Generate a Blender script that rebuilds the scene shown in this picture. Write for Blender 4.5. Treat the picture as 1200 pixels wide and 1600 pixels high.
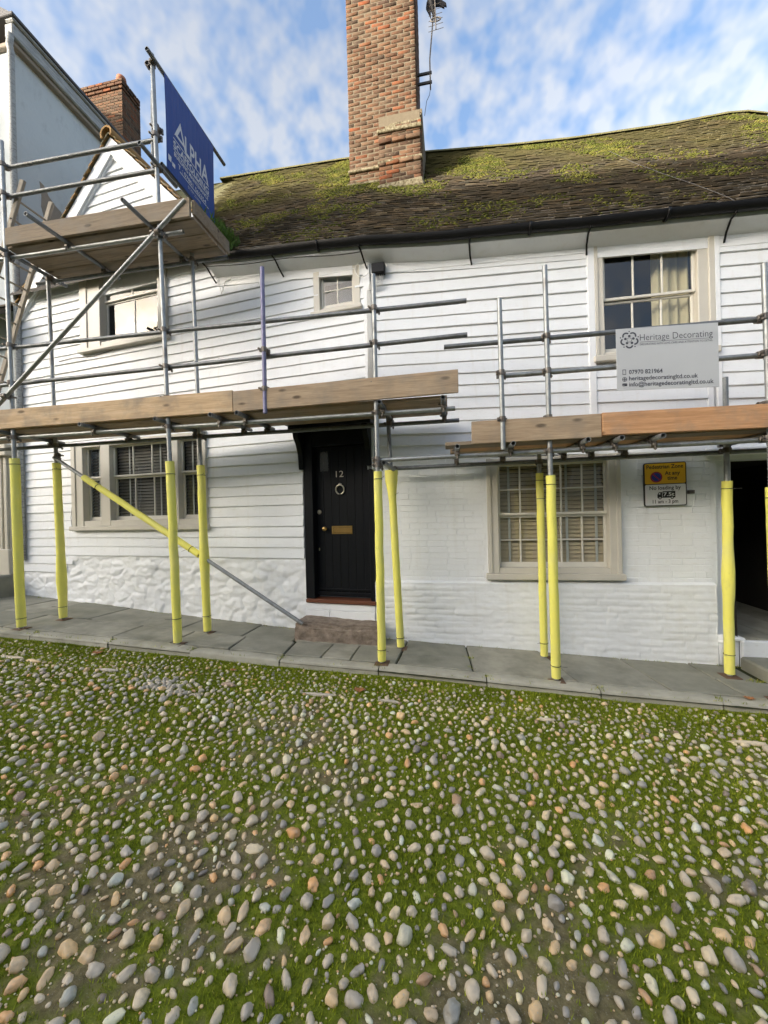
import bpy, math, random
import numpy as np
from mathutils import Vector, Matrix, noise
R = math.radians
random.seed(7); rng = np.random.default_rng(7)
for o in list(bpy.data.objects): bpy.data.objects.remove(o)
sc = bpy.context.scene
col = sc.collection

# ------------------------------------------------------------------ camera
YAW, PITCH, ROLL = R(10), R(0), R(1.35)
fw = Vector((-math.sin(YAW)*math.cos(PITCH), math.cos(YAW)*math.cos(PITCH), math.sin(PITCH)))
rt = Vector((math.cos(YAW), math.sin(YAW), 0)); up = rt.cross(fw)
r2 = rt*math.cos(ROLL) - up*math.sin(ROLL); u2 = up*math.cos(ROLL) + rt*math.sin(ROLL)
cam = bpy.data.cameras.new('camera'); camo = bpy.data.objects.new('camera', cam); col.objects.link(camo)
cam.sensor_fit = 'VERTICAL'; cam.sensor_height = 36; cam.lens = 13.5
cam.clip_start = 0.05; cam.clip_end = 2000
mw = Matrix((r2, u2, -fw)).transposed().to_4x4(); mw.translation = (0, 0, 1.6); camo.matrix_world = mw
sc.camera = camo

# ------------------------------------------------------------------ sky, sun, exposure
SUN_EL, SUN_AZ = R(12.5), R(48)          # sun low, behind the camera and to the left
to_sun = Vector((-math.sin(SUN_AZ)*math.cos(SUN_EL), -math.cos(SUN_AZ)*math.cos(SUN_EL), math.sin(SUN_EL)))
SKY_STRENGTH, SUN_STRENGTH, EXPOSURE = 0.15, 2.0, 2.03
w = bpy.data.worlds.new('World'); sc.world = w; w.use_nodes = True
nt = w.node_tree; nt.nodes.clear(); N = nt.nodes.new; LK = nt.links.new
out = N('ShaderNodeOutputWorld'); bg = N('ShaderNodeBackground'); bg.inputs[1].default_value = SKY_STRENGTH
sky = N('ShaderNodeTexSky'); sky.sky_type = 'NISHITA'; sky.sun_disc = False
sky.sun_elevation = SUN_EL; sky.sun_rotation = math.pi + SUN_AZ
sky.air_density = 1.0; sky.dust_density = 8.0; sky.ozone_density = 2.3
tc = N('ShaderNodeTexCoord')
def wnoise(scale, detail, rough, off):
    mp = N('ShaderNodeMapping'); mp.inputs['Location'].default_value = off; mp.inputs['Rotation'].default_value = (0.3, 0.4, 0.5)
    mp.inputs['Scale'].default_value = (1.0, 1.0, 1.0); LK(tc.outputs['Generated'], mp.inputs[0])
    n = N('ShaderNodeTexNoise'); n.inputs['Scale'].default_value = scale; n.inputs['Detail'].default_value = detail
    n.inputs['Roughness'].default_value = rough; n.inputs['Distortion'].default_value = 0.0; LK(mp.outputs[0], n.inputs['Vector']); return n
n1 = wnoise(5.0, 4, 0.5, (3.1, 0.4, 0)); n2 = wnoise(27, 2, 0.5, (0, 5.2, 0))
mx = N('ShaderNodeMath'); mx.operation = 'MULTIPLY_ADD'; mx.inputs[1].default_value = 0.42
m0 = N('ShaderNodeMath'); m0.operation = 'MULTIPLY'; m0.inputs[1].default_value = 0.58
LK(n2.outputs[0], m0.inputs[0]); LK(n1.outputs[0], mx.inputs[0]); LK(m0.outputs[0], mx.inputs[2])
cr = N('ShaderNodeValToRGB'); cr.color_ramp.elements[0].position = 0.40; cr.color_ramp.elements[1].position = 0.62
cr.color_ramp.elements[0].color = (0.0, 0.0, 0.0, 1); cr.color_ramp.elements[1].color = (1, 1, 1, 1)
LK(mx.outputs[0], cr.inputs[0])
mix = N('ShaderNodeMix'); mix.data_type = 'RGBA'; LK(cr.outputs[0], mix.inputs['Factor'])
hsv = N('ShaderNodeHueSaturation'); hsv.inputs['Saturation'].default_value = 0.34; hsv.inputs['Value'].default_value = 1.05   # cloud: whitened, brighter sky
LK(sky.outputs[0], hsv.inputs['Color'])
LK(sky.outputs[0], mix.inputs['A']); LK(hsv.outputs[0], mix.inputs['B'])
LK(mix.outputs['Result'], bg.inputs[0]); LK(bg.outputs[0], out.inputs[0])
sun = bpy.data.lights.new('sun', 'SUN'); sun.energy = SUN_STRENGTH; sun.angle = R(0.6); sun.color = (1, 0.89, 0.76)
suno = bpy.data.objects.new('sun', sun); col.objects.link(suno); suno.rotation_euler = to_sun.to_track_quat('Z', 'Y').to_euler()
suno.location = (-20, -20, 20)
vs = sc.view_settings; vs.view_transform = 'Standard'; vs.look = 'None'; vs.exposure = EXPOSURE; vs.gamma = 1; vs.use_curve_mapping = False

# ------------------------------------------------------------------ materials
MATS = {}
class MT:
    def __init__(s, name, rough=0.6, metal=0.0, spec=0.5):
        s.m = bpy.data.materials.new(name); s.m.use_nodes = True; s.t = s.m.node_tree; s.n = s.t.nodes; s.b = s.n['Principled BSDF']
        s.b.inputs['Roughness'].default_value = rough; s.b.inputs['Metallic'].default_value = metal
        s.b.inputs['Specular IOR Level'].default_value = spec; s._c = None; MATS[name] = s.m
    def link(s, a, b): s.t.links.new(a, b)
    def pos(s, mode='world', scale=(1, 1, 1), rot=(0, 0, 0)):
        if mode == 'world': o = s.n.new('ShaderNodeNewGeometry').outputs['Position']
        else: o = s.n.new('ShaderNodeTexCoord').outputs['Object']
        mp = s.n.new('ShaderNodeMapping'); mp.inputs['Scale'].default_value = scale; mp.inputs['Rotation'].default_value = rot
        s.link(o, mp.inputs[0]); return mp.outputs[0]
    def noise(s, scale, detail=4, rough=0.55, vec=None, dist=0.0):
        n = s.n.new('ShaderNodeTexNoise'); n.inputs['Scale'].default_value = scale; n.inputs['Detail'].default_value = detail
        n.inputs['Roughness'].default_value = rough; n.inputs['Distortion'].default_value = dist
        s.link(vec if vec is not None else s.pos(), n.inputs['Vector']); return n.outputs['Fac']
    def ramp(s, fac, stops, interp='LINEAR'):
        r = s.n.new('ShaderNodeValToRGB'); e = r.color_ramp.elements; r.color_ramp.interpolation = interp
        while len(e) < len(stops): e.new(0.5)
        for k, (p, c) in zip(e, stops): k.position = p; k.color = tuple(c) + (1,) if len(c) == 3 else c
        s.link(fac, r.inputs[0]); return r.outputs[0]
    def rnd(s, attr=None):
        if attr: a = s.n.new('ShaderNodeAttribute'); a.attribute_name = attr; return a.outputs['Fac']
        return s.n.new('ShaderNodeObjectInfo').outputs['Random']
    def mix(s, fac, a, b, blend='MIX'):
        m = s.n.new('ShaderNodeMix'); m.data_type = 'RGBA'; m.blend_type = blend
        for v, k in ((fac, 'Factor'), (a, 'A'), (b, 'B')):
            if isinstance(v, (int, float)): m.inputs[k].default_value = v
            elif isinstance(v, tuple): m.inputs[k].default_value = v + (1,)
            else: s.link(v, m.inputs[k])
        return m.outputs['Result']
    def math(s, op, a, b=0.0, c=0.0):
        m = s.n.new('ShaderNodeMath'); m.operation = op
        for i, v in enumerate((a, b, c)):
            if isinstance(v, (int, float)): m.inputs[i].default_value = v
            else: s.link(v, m.inputs[i])
        return m.outputs[0]
    def color(s, c):
        if isinstance(c, tuple): s.b.inputs['Base Color'].default_value = c + (1,)
        else: s.link(c, s.b.inputs['Base Color'])
        return s
    def roughf(s, f): s.link(f, s.b.inputs['Roughness']); return s
    def bump(s, h, strength=0.3, dist=0.01):
        b = s.n.new('ShaderNodeBump'); b.inputs['Strength'].default_value = strength; b.inputs['Distance'].default_value = dist
        s.link(h, b.inputs['Height'])
        cur = s.b.inputs['Normal'].links
        if cur: s.link(cur[0].from_socket, b.inputs['Normal'])
        s.link(b.outputs[0], s.b.inputs['Normal']); return s
def z_of(m):
    sp = m.n.new('ShaderNodeSeparateXYZ'); m.link(m.n.new('ShaderNodeNewGeometry').outputs['Position'], sp.inputs[0]); return sp.outputs[2]

def white_paint(name, base, dirt, rough=0.42, relief=0.25):
    m = MT(name, rough)
    a = m.noise(1.3, 5, 0.6); b = m.noise(14, 4, 0.6, m.pos('world', (1, 1, 3)))
    c = m.mix(m.ramp(a, [(0.42, (0, 0, 0)), (0.75, (1, 1, 1))]), base, tuple(x*0.93 for x in base))
    c = m.mix(m.ramp(b, [(0.58, (0, 0, 0)), (0.8, (dirt, dirt, dirt))]), c, (0.52, 0.49, 0.43))
    # weather streaks and blotches in the paint
    st = m.noise(5, 4, 0.6, m.pos('world', (2.4, 2.4, 0.22)))
    c = m.mix(m.ramp(st, [(0.56, (0, 0, 0)), (0.78, (0.30, 0.30, 0.30))]), c, (0.62, 0.60, 0.54))
    m.color(c); m.bump(m.noise(35, 3, 0.6, m.pos('world', (0.5, 0.5, 2))), relief, 0.004); m.bump(m.noise(160, 2), 0.08, 0.002); return m
white_paint('white_boards', (0.79, 0.815, 0.84), 0.35)
white_paint('white_masonry', (0.80, 0.82, 0.83), 0.35, 0.6, 0.3)
white_paint('white_trim', (0.79, 0.81, 0.83), 0.2, 0.35, 0.1)
m = MT('beige_paint', 0.4); a = m.noise(6, 4); m.color(m.mix(a, (0.60, 0.57, 0.495), (0.53, 0.50, 0.435))); m.bump(m.noise(90, 3), 0.08, 0.003)
m = MT('cream_paint', 0.45); m.color(m.mix(m.noise(4, 4), (0.62, 0.58, 0.48), (0.5, 0.46, 0.38))); m.bump(m.noise(60, 3), 0.1, 0.004)
m = MT('sash_paint', 0.38); m.color(m.mix(m.noise(6, 4), (0.70, 0.675, 0.60), (0.62, 0.595, 0.53)))
m = MT('black_paint', 0.35, 0, 0.2); m.color(m.mix(m.noise(9, 4), (0.005, 0.006, 0.008), (0.009, 0.010, 0.012))); m.bump(m.noise(40, 4, 0.6, m.pos('world', (1, 1, 0.1))), 0.15, 0.003)
m = MT('black_plastic', 0.4, 0, 0.22); m.color((0.009, 0.009, 0.010)); m.bump(m.noise(20, 3), 0.08, 0.003)
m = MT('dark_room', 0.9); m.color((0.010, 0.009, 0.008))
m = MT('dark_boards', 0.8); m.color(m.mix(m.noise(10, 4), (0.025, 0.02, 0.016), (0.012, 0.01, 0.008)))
m = MT('brass', 0.32, 1.0); m.color(m.mix(m.noise(40, 3), (0.62, 0.42, 0.16), (0.45, 0.30, 0.11)))
m = MT('pale_metal', 0.3, 0.9); m.color((0.62, 0.58, 0.48))
m = MT('hardwood', 0.45); m.color(m.mix(m.noise(12, 5, 0.6, m.pos('world', (0.6, 4, 8))), (0.16, 0.055, 0.025), (0.09, 0.03, 0.015)))
def steel(name, c0, c1, rough, metal):
    m = MT(name, rough, metal); a = m.noise(14, 5, 0.65); d = m.noise(3, 4)
    c = m.mix(m.ramp(a, [(0.35, (0, 0, 0)), (0.7, (1, 1, 1))]), c0, c1)
    c = m.mix(m.ramp(d, [(0.6, (0, 0, 0)), (0.72, (0.7, 0.7, 0.7))]), c, (0.12, 0.10, 0.085))
    m.color(c); m.roughf(m.ramp(m.noise(25, 4), [(0.3, (rough-.08,)*3), (0.7, (rough+.14,)*3)])); m.bump(m.noise(120, 3), 0.1, 0.002)
steel('galvanised', (0.37, 0.385, 0.38), (0.25, 0.26, 0.26), 0.45, 0.7)
steel('dark_tube', (0.22, 0.23, 0.235), (0.14, 0.15, 0.155), 0.5, 0.7)
steel('clamp_metal', (0.22, 0.20, 0.175), (0.12, 0.10, 0.085), 0.5, 0.75)
steel('violet_tube', (0.16, 0.15, 0.27), (0.24, 0.24, 0.33), 0.5, 0.35)
m = MT('rust_plate', 0.8, 0.2); m.color(m.mix(m.noise(30, 4), (0.20, 0.11, 0.06), (0.10, 0.07, 0.05)))
m = MT('yellow_foam', 0.55, 0, 0.3)
a = m.noise(4, 4, 0.6); c = m.mix(a, (0.88, 0.82, 0.16), (0.80, 0.745, 0.16))
c = m.mix(m.ramp(m.noise(9, 5, 0.7, m.pos('world', (1, 1, 0.35))), [(0.58, (0, 0, 0)), (0.85, (0.6, 0.6, 0.6))]), c, (0.50, 0.46, 0.17)); m.color(c)
c = m.mix(m.ramp(m.noise(26, 5, 0.75, m.pos('world', (1.6, 1.6, 0.5))), [(0.60, (0, 0, 0)), (0.74, (0.4, 0.4, 0.4))]), c, (0.40, 0.36, 0.17))
c = m.mix(m.ramp(m.noise(2.2, 3, 0.6), [(0.45, (0, 0, 0)), (0.7, (0.5, 0.5, 0.5))]), c, (0.74, 0.69, 0.26)); m.color(c)
m.bump(m.noise(24, 3, 0.6), 0.25, 0.01); m.bump(m.noise(220, 2), 0.15, 0.002)
def wood(name, c0, c1, c2, rot=(0, 0, 0)):
    m = MT(name, 0.72, 0, 0.25)
    v = m.pos('object', (0.7, 9, 13)); oi = m.n.new('ShaderNodeObjectInfo')
    ad = m.n.new('ShaderNodeVectorMath'); ad.operation = 'ADD'; m.link(v, ad.inputs[0])
    mu = m.math('MULTIPLY', oi.outputs['Random'], 37.0); cx = m.n.new('ShaderNodeCombineXYZ')
    m.link(mu, cx.inputs[0]); m.link(mu, cx.inputs[1]); m.link(cx.outputs[0], ad.inputs[1])
    g = m.noise(2.2, 6, 0.62, ad.outputs[0], 0.6); f = m.noise(9, 4, 0.6, ad.outputs[0])
    c = m.ramp(g, [(0.28, c2), (0.5, c0), (0.72, c1)])
    c = m.mix(m.math('MULTIPLY', oi.outputs['Random'], 0.35), c, c1)
    c = m.mix(m.ramp(f, [(0.35, (0.4, 0.4, 0.4)), (0.6, (0, 0, 0))]), c, c2)
    kn = m.n.new('ShaderNodeTexVoronoi'); kn.inputs['Scale'].default_value = 1.0
    kp = m.n.new('ShaderNodeVectorMath'); kp.operation = 'ADD'; m.link(m.pos('object', (2.6, 7, 7)), kp.inputs[0]); m.link(cx.outputs[0], kp.inputs[1]); m.link(kp.outputs[0], kn.inputs['Vector'])
    c = m.mix(m.ramp(kn.outputs['Distance'], [(0.09, (0.85, 0.85, 0.85)), (0.17, (0, 0, 0))]), c, tuple(x*0.35 for x in c2))
    # grey weathering stains
    c = m.mix(m.ramp(m.noise(3.5, 4, 0.6), [(0.45, (0, 0, 0)), (0.72, (0.7, 0.7, 0.7))]), c, (0.24, 0.21, 0.17))
    m.color(c); m.bump(g, 0.2, 0.006)
wood('new_timber', (0.60, 0.42, 0.245), (0.70, 0.53, 0.34), (0.40, 0.25, 0.13))
wood('orange_timber', (0.56, 0.30, 0.15), (0.64, 0.39, 0.21), (0.34, 0.16, 0.07))
wood('weathered_timber', (0.24, 0.18, 0.12), (0.32, 0.25, 0.17), (0.12, 0.09, 0.06))
wood('brown_timber', (0.40, 0.29, 0.19), (0.48, 0.37, 0.25), (0.21, 0.145, 0.09))
TILE = [(0.0, (0.084, 0.073, 0.062)), (0.3, (0.138, 0.114, 0.086)), (0.55, (0.186, 0.152, 0.113)), (0.75, (0.122, 0.117, 0.104)), (0.92, (0.242, 0.182, 0.119)), (1.0, (0.306, 0.260, 0.181))]
def tile_mat(name, attr):
    m = MT(name, 0.85, 0, 0.25); c = m.ramp(m.rnd(attr), TILE)
    c = m.mix(m.ramp(m.noise(20, 5, 0.65), [(0.4, (0, 0, 0)), (0.75, (0.6, 0.6, 0.6))]), c, (0.15, 0.13, 0.09))
    zf = m.math('MULTIPLY_ADD', z_of(m), 0.16, -1.0)       # moss thickest towards the ridge
    mk = m.math('ADD', m.noise(0.9, 5, 0.6), zf)
    c = m.mix(m.ramp(mk, [(0.52, (0, 0, 0)), (0.80, (0.65, 0.65, 0.65))]), c, m.mix(m.noise(5, 4), (0.145, 0.150, 0.055), (0.25, 0.225, 0.09)))
    c = m.mix(m.ramp(m.noise(45, 2), [(0.66, (0, 0, 0)), (0.72, (0.8, 0.8, 0.8))]), c, (0.36, 0.33, 0.24))
    m.color(c); m.bump(m.noise(60, 4, 0.6), 0.5, 0.006)
tile_mat('roof_tile_single', None); tile_mat('roof_tile_mass', 'rnd')
m = MT('verge_tile', 0.8); m.color(m.mix(m.noise(9, 5, 0.65), (0.46, 0.27, 0.07), (0.19, 0.105, 0.05))); m.bump(m.noise(50, 3), 0.4, 0.006)
m = MT('roof_moss', 0.95, 0, 0.1); m.color(m.ramp(m.noise(3.5, 5, 0.65), [(0.25, (0.05, 0.065, 0.016)), (0.45, (0.11, 0.125, 0.026)), (0.62, (0.18, 0.175, 0.042)), (0.78, (0.24, 0.155, 0.05))])); m.bump(m.noise(120, 3), 0.6, 0.008)
BRICK = [(0.0, (0.047, 0.027, 0.018)), (0.15, (0.094, 0.046, 0.027)), (0.32, (0.139, 0.066, 0.035)), (0.48, (0.172, 0.086, 0.046)), (0.6, (0.111, 0.066, 0.042)), (0.72, (0.156, 0.094, 0.056)), (0.82, (0.066, 0.041, 0.030)), (0.92, (0.205, 0.075, 0.032)), (0.97, (0.244, 0.064, 0.022)), (1.0, (0.177, 0.109, 0.066))]
def brick_mat(name, attr):
    m = MT(name, 0.88, 0, 0.2); c = m.ramp(m.rnd(attr), BRICK)
    c = m.mix(m.ramp(m.noise(16, 5, 0.65), [(0.38, (0, 0, 0)), (0.75, (0.55, 0.55, 0.55))]), c, (0.15, 0.12, 0.08))
    c = m.mix(m.ramp(m.noise(3, 4), [(0.52, (0, 0, 0)), (0.72, (0.5, 0.5, 0.5))]), c, (0.085, 0.064, 0.046))
    c = m.mix(m.ramp(m.noise(38, 2), [(0.68, (0, 0, 0)), (0.75, (0.8, 0.8, 0.8))]), c, (0.30, 0.27, 0.20))
    m.color(c); m.bump(m.noise(70, 4, 0.65), 0.5, 0.006)
brick_mat('brick_single', None); brick_mat('brick_mass', 'rnd')
m = MT('mortar', 0.95, 0, 0.1); m.color(m.mix(m.noise(20, 4), (0.22, 0.185, 0.13), (0.14, 0.115, 0.08))); m.bump(m.noise(90, 3), 0.4, 0.005)
m = MT('lichen_brick', 0.95, 0, 0.1); m.color(m.ramp(m.noise(22, 5, 0.7), [(0.35, (0.07, 0.055, 0.035)), (0.5, (0.22, 0.19, 0.12)), (0.68, (0.34, 0.31, 0.22))])); m.bump(m.noise(60, 4), 0.6, 0.008)
m = MT('grey_render', 0.85, 0, 0.2)
c = m.mix(m.noise(0.8, 5, 0.6), (0.60, 0.645, 0.66), (0.51, 0.55, 0.565)); c = m.mix(m.ramp(m.noise(5, 6, 0.7, m.pos('world', (1, 1, 0.5))), [(0.55, (0, 0, 0)), (0.8, (0.6, 0.6, 0.6))]), c, (0.36, 0.385, 0.40))
m.color(c); m.bump(m.noise(7, 5, 0.6), 0.35, 0.03)
m = MT('bare_render', 0.95, 0, 0.1); m.color(m.mix(m.noise(12, 5), (0.38, 0.33, 0.27), (0.28, 0.24, 0.20))); m.bump(m.noise(50, 4), 0.5, 0.008)
m = MT('flaking_white', 0.7); m.color(m.mix(m.ramp(m.noise(14, 5, 0.7, m.pos('world', (3, 0.4, 3))), [(0.45, (0, 0, 0)), (0.62, (1, 1, 1))]), (0.40, 0.41, 0.40), (0.22, 0.225, 0.215)))
m = MT('slate', 0.6); m.color(m.mix(m.noise(6, 5), (0.055, 0.055, 0.06), (0.10, 0.095, 0.09)))
m = MT('lead', 0.55, 0.3); m.color(m.mix(m.noise(9, 4), (0.18, 0.19, 0.2), (0.28, 0.29, 0.3)))
m = MT('terracotta', 0.8); m.color(m.mix(m.noise(9, 4), (0.42, 0.16, 0.08), (0.28, 0.12, 0.07)))
def slab_mat(name, c0, c1, c2):
    m = MT(name, 0.75, 0, 0.35); r = m.rnd(); c = m.mix(m.math('MULTIPLY', r, 0.8), c0, c1)
    c = m.mix(m.ramp(m.noise(3.5, 6, 0.65), [(0.35, (0, 0, 0)), (0.7, (0.8, 0.8, 0.8))]), c, c2)
    c = m.mix(m.ramp(m.noise(48, 2), [(0.70, (0, 0, 0)), (0.74, (0.7, 0.7, 0.7))]), c, (0.34, 0.33, 0.30))
    c = m.mix(m.ramp(m.noise(1.6, 4), [(0.56, (0, 0, 0)), (0.74, (0.4, 0.4, 0.4))]), c, (0.075, 0.08, 0.04))
    m.color(c); m.bump(m.noise(26, 5, 0.65), 0.35, 0.008)
slab_mat('paving_stone', (0.25, 0.245, 0.195), (0.41, 0.385, 0.31), (0.165, 0.165, 0.13))
slab_mat('kerb_stone', (0.42, 0.40, 0.32), (0.50, 0.47, 0.375), (0.28, 0.265, 0.205))
m = MT('joint_dirt', 0.95, 0, 0.1); m.color(m.mix(m.noise(6, 5), (0.035, 0.032, 0.024), (0.05, 0.065, 0.02)))
m = MT('sandstone', 0.9, 0, 0.2); m.color(m.ramp(m.noise(11, 6, 0.7), [(0.3, (0.14, 0.110, 0.084)), (0.52, (0.25, 0.200, 0.155)), (0.72, (0.34, 0.285, 0.225))])); m.bump(m.noise(45, 5, 0.7), 0.7, 0.012)
COB = [(0.0, (0.304, 0.281, 0.246)), (0.1, (0.520, 0.452, 0.355)), (0.22, (0.716, 0.577, 0.388)), (0.34, (0.376, 0.343, 0.292)), (0.45, (0.820, 0.655, 0.400)), (0.56, (0.610, 0.507, 0.363)), (0.66, (0.820, 0.547, 0.259)), (0.75, (0.447, 0.383, 0.292)), (0.83, (0.820, 0.796, 0.541)), (0.90, (0.820, 0.421, 0.156)), (0.95, (0.197, 0.179, 0.161)), (1.0, (0.820, 0.820, 0.648))]
def cob_mat(name, attr):
    m = MT(name, 0.45, 0, 0.55); c = m.ramp(m.rnd(attr), COB)
    c = m.mix(m.ramp(m.noise(24, 5, 0.65, dist=0.6), [(0.45, (0, 0, 0)), (0.68, (0.5, 0.5, 0.5))]), c, m.ramp(m.noise(17, 3), [(0.35, (0.15, 0.125, 0.095)), (0.5, (0.36, 0.29, 0.20)), (0.62, (0.56, 0.50, 0.40))]))
    c = m.mix(m.ramp(m.noise(75, 3, 0.6), [(0.62, (0, 0, 0)), (0.70, (0.5, 0.5, 0.5))]), c, (0.48, 0.45, 0.40))
    m.color(c); m.roughf(m.ramp(m.noise(30, 3), [(0.3, (0.32,)*3), (0.7, (0.62,)*3)])); m.bump(m.noise(120, 4, 0.6), 0.25, 0.003)
cob_mat('cobble_single', None); cob_mat('cobble_mass', 'rnd')
m = MT('road_soil', 0.95, 0, 0.15); a = m.n.new('ShaderNodeAttribute'); a.attribute_name = 'moss'
soil = m.ramp(m.noise(26, 6, 0.7), [(0.3, (0.098, 0.081, 0.038)), (0.55, (0.201, 0.166, 0.080)), (0.75, (0.310, 0.252, 0.137))])
soil = m.mix(m.ramp(m.noise(150, 2), [(0.64, (0, 0, 0)), (0.70, (0.9, 0.9, 0.9))]), soil, (0.33, 0.30, 0.25))
green = m.ramp(m.noise(34, 5, 0.7), [(0.3, (0.090, 0.114, 0.011)), (0.55, (0.174, 0.210, 0.018)), (0.75, (0.264, 0.264, 0.033))])
m.color(m.mix(m.ramp(m.math('ADD', a.outputs['Fac'], m.math('MULTIPLY', m.noise(16, 4), 0.5)), [(0.50, (0, 0, 0)), (0.78, (1, 1, 1))]), soil, green)); m.bump(m.noise(70, 5, 0.7), 0.8, 0.012)
def blade(name, stops):
    m = MT(name, 0.7, 0, 0.2); m.color(m.ramp(m.rnd('rnd'), stops)); m.b.inputs['Subsurface Weight'].default_value = 0.0
blade('moss_blade', [(0.0, (0.096, 0.127, 0.006)), (0.45, (0.210, 0.259, 0.010)), (0.8, (0.348, 0.385, 0.022)), (1.0, (0.504, 0.425, 0.100))])
blade('fern_leaf', [(0, (0.05, 0.10, 0.018)), (1, (0.12, 0.20, 0.04))])
m = MT('asphalt', 0.9); m.color(m.mix(m.noise(12, 5), (0.05, 0.055, 0.03), (0.08, 0.075, 0.06)))
m = MT('dead_leaf', 0.7); m.color(m.mix(m.noise(30, 4), (0.42, 0.17, 0.05), (0.25, 0.10, 0.04)))
m = MT('banner_blue', 0.5, 0, 0.3); m.color(m.mix(m.noise(3, 4), (0.012, 0.060, 0.27), (0.018, 0.080, 0.33))); m.bump(m.noise(6, 3, 0.5, m.pos('world', (1, 3, 0.4))), 0.35, 0.03)
m = MT('banner_ink', 0.5); m.color((0.62, 0.66, 0.72))
m = MT('board_grey', 0.35); m.color(m.mix(m.noise(3, 4), (0.50, 0.515, 0.53), (0.46, 0.475, 0.49)))
m = MT('ink_dark', 0.5); m.color((0.055, 0.058, 0.075))
m = MT('sign_black', 0.45); m.color((0.012, 0.012, 0.014))
m = MT('sign_yellow', 0.4); m.color(m.mix(m.noise(8, 4), (0.76, 0.43, 0.010), (0.68, 0.38, 0.010)))
m = MT('sign_white', 0.4); m.color(m.mix(m.noise(6, 4), (0.74, 0.74, 0.75), (0.64, 0.64, 0.65)))
m = MT('sign_red', 0.45); m.color((0.34, 0.02, 0.03))
m = MT('sign_blue', 0.45); m.color((0.012, 0.03, 0.26))
m = MT('blind_tan', 0.6); m.color(m.mix(m.noise(14, 4), (0.66, 0.54, 0.37), (0.56, 0.45, 0.30)))
m = MT('blind_dark', 0.55); m.color((0.15, 0.135, 0.115))
m = MT('blind_tape', 0.7); m.color((0.5, 0.5, 0.48))
m = MT('curtain', 0.85); m.color(m.mix(m.noise(5, 3), (0.72, 0.63, 0.42), (0.60, 0.52, 0.34)))
m = MT('bare_wood', 0.7); m.color(m.mix(m.noise(10, 5, 0.6, m.pos('world', (4, 4, 0.6))), (0.42, 0.36, 0.28), (0.30, 0.26, 0.2)))
m = MT('cable_white', 0.5); m.color((0.7, 0.7, 0.68))
m = MT('cable_grey', 0.6); m.color((0.13, 0.12, 0.105))
m = MT('rubber_black', 0.6); m.color((0.02, 0.02, 0.02))
m = MT('feather_black', 0.6, 0, 0.15); m.color((0.008, 0.008, 0.010))
# window glass: thin pane, clear and mirror-like by angle
m = MT('glass'); t = m.t; g = m.n.new('ShaderNodeBsdfGlossy'); g.inputs['Roughness'].default_value = 0.012
tr = m.n.new('ShaderNodeBsdfTransparent'); tr.inputs[0].default_value = (0.86, 0.89, 0.88, 1); lw = m.n.new('ShaderNodeLayerWeight'); lw.inputs[0].default_value = 0.5; fr = m.n.new('ShaderNodeMath'); fr.operation = 'MULTIPLY_ADD'; p5 = m.n.new('ShaderNodeMath'); p5.operation = 'POWER'; p5.inputs[1].default_value = 5.0; m.link(lw.outputs['Facing'], p5.inputs[0]); m.link(p5.outputs[0], fr.inputs[0]); fr.inputs[1].default_value = 0.92; fr.inputs[2].default_value = 0.08
bp = m.n.new('ShaderNodeBump'); bp.inputs['Strength'].default_value = 0.12; bp.inputs['Distance'].default_value = 0.01; m.link(m.noise(2.6, 2), bp.inputs['Height']); m.link(bp.outputs[0], g.inputs['Normal'])
ms = m.n.new('ShaderNodeMixShader'); m.link(fr.outputs[0], ms.inputs[0]); m.link(tr.outputs[0], ms.inputs[1]); m.link(g.outputs[0], ms.inputs[2])
m.link(ms.outputs[0], m.n['Material Output'].inputs[0])

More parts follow.
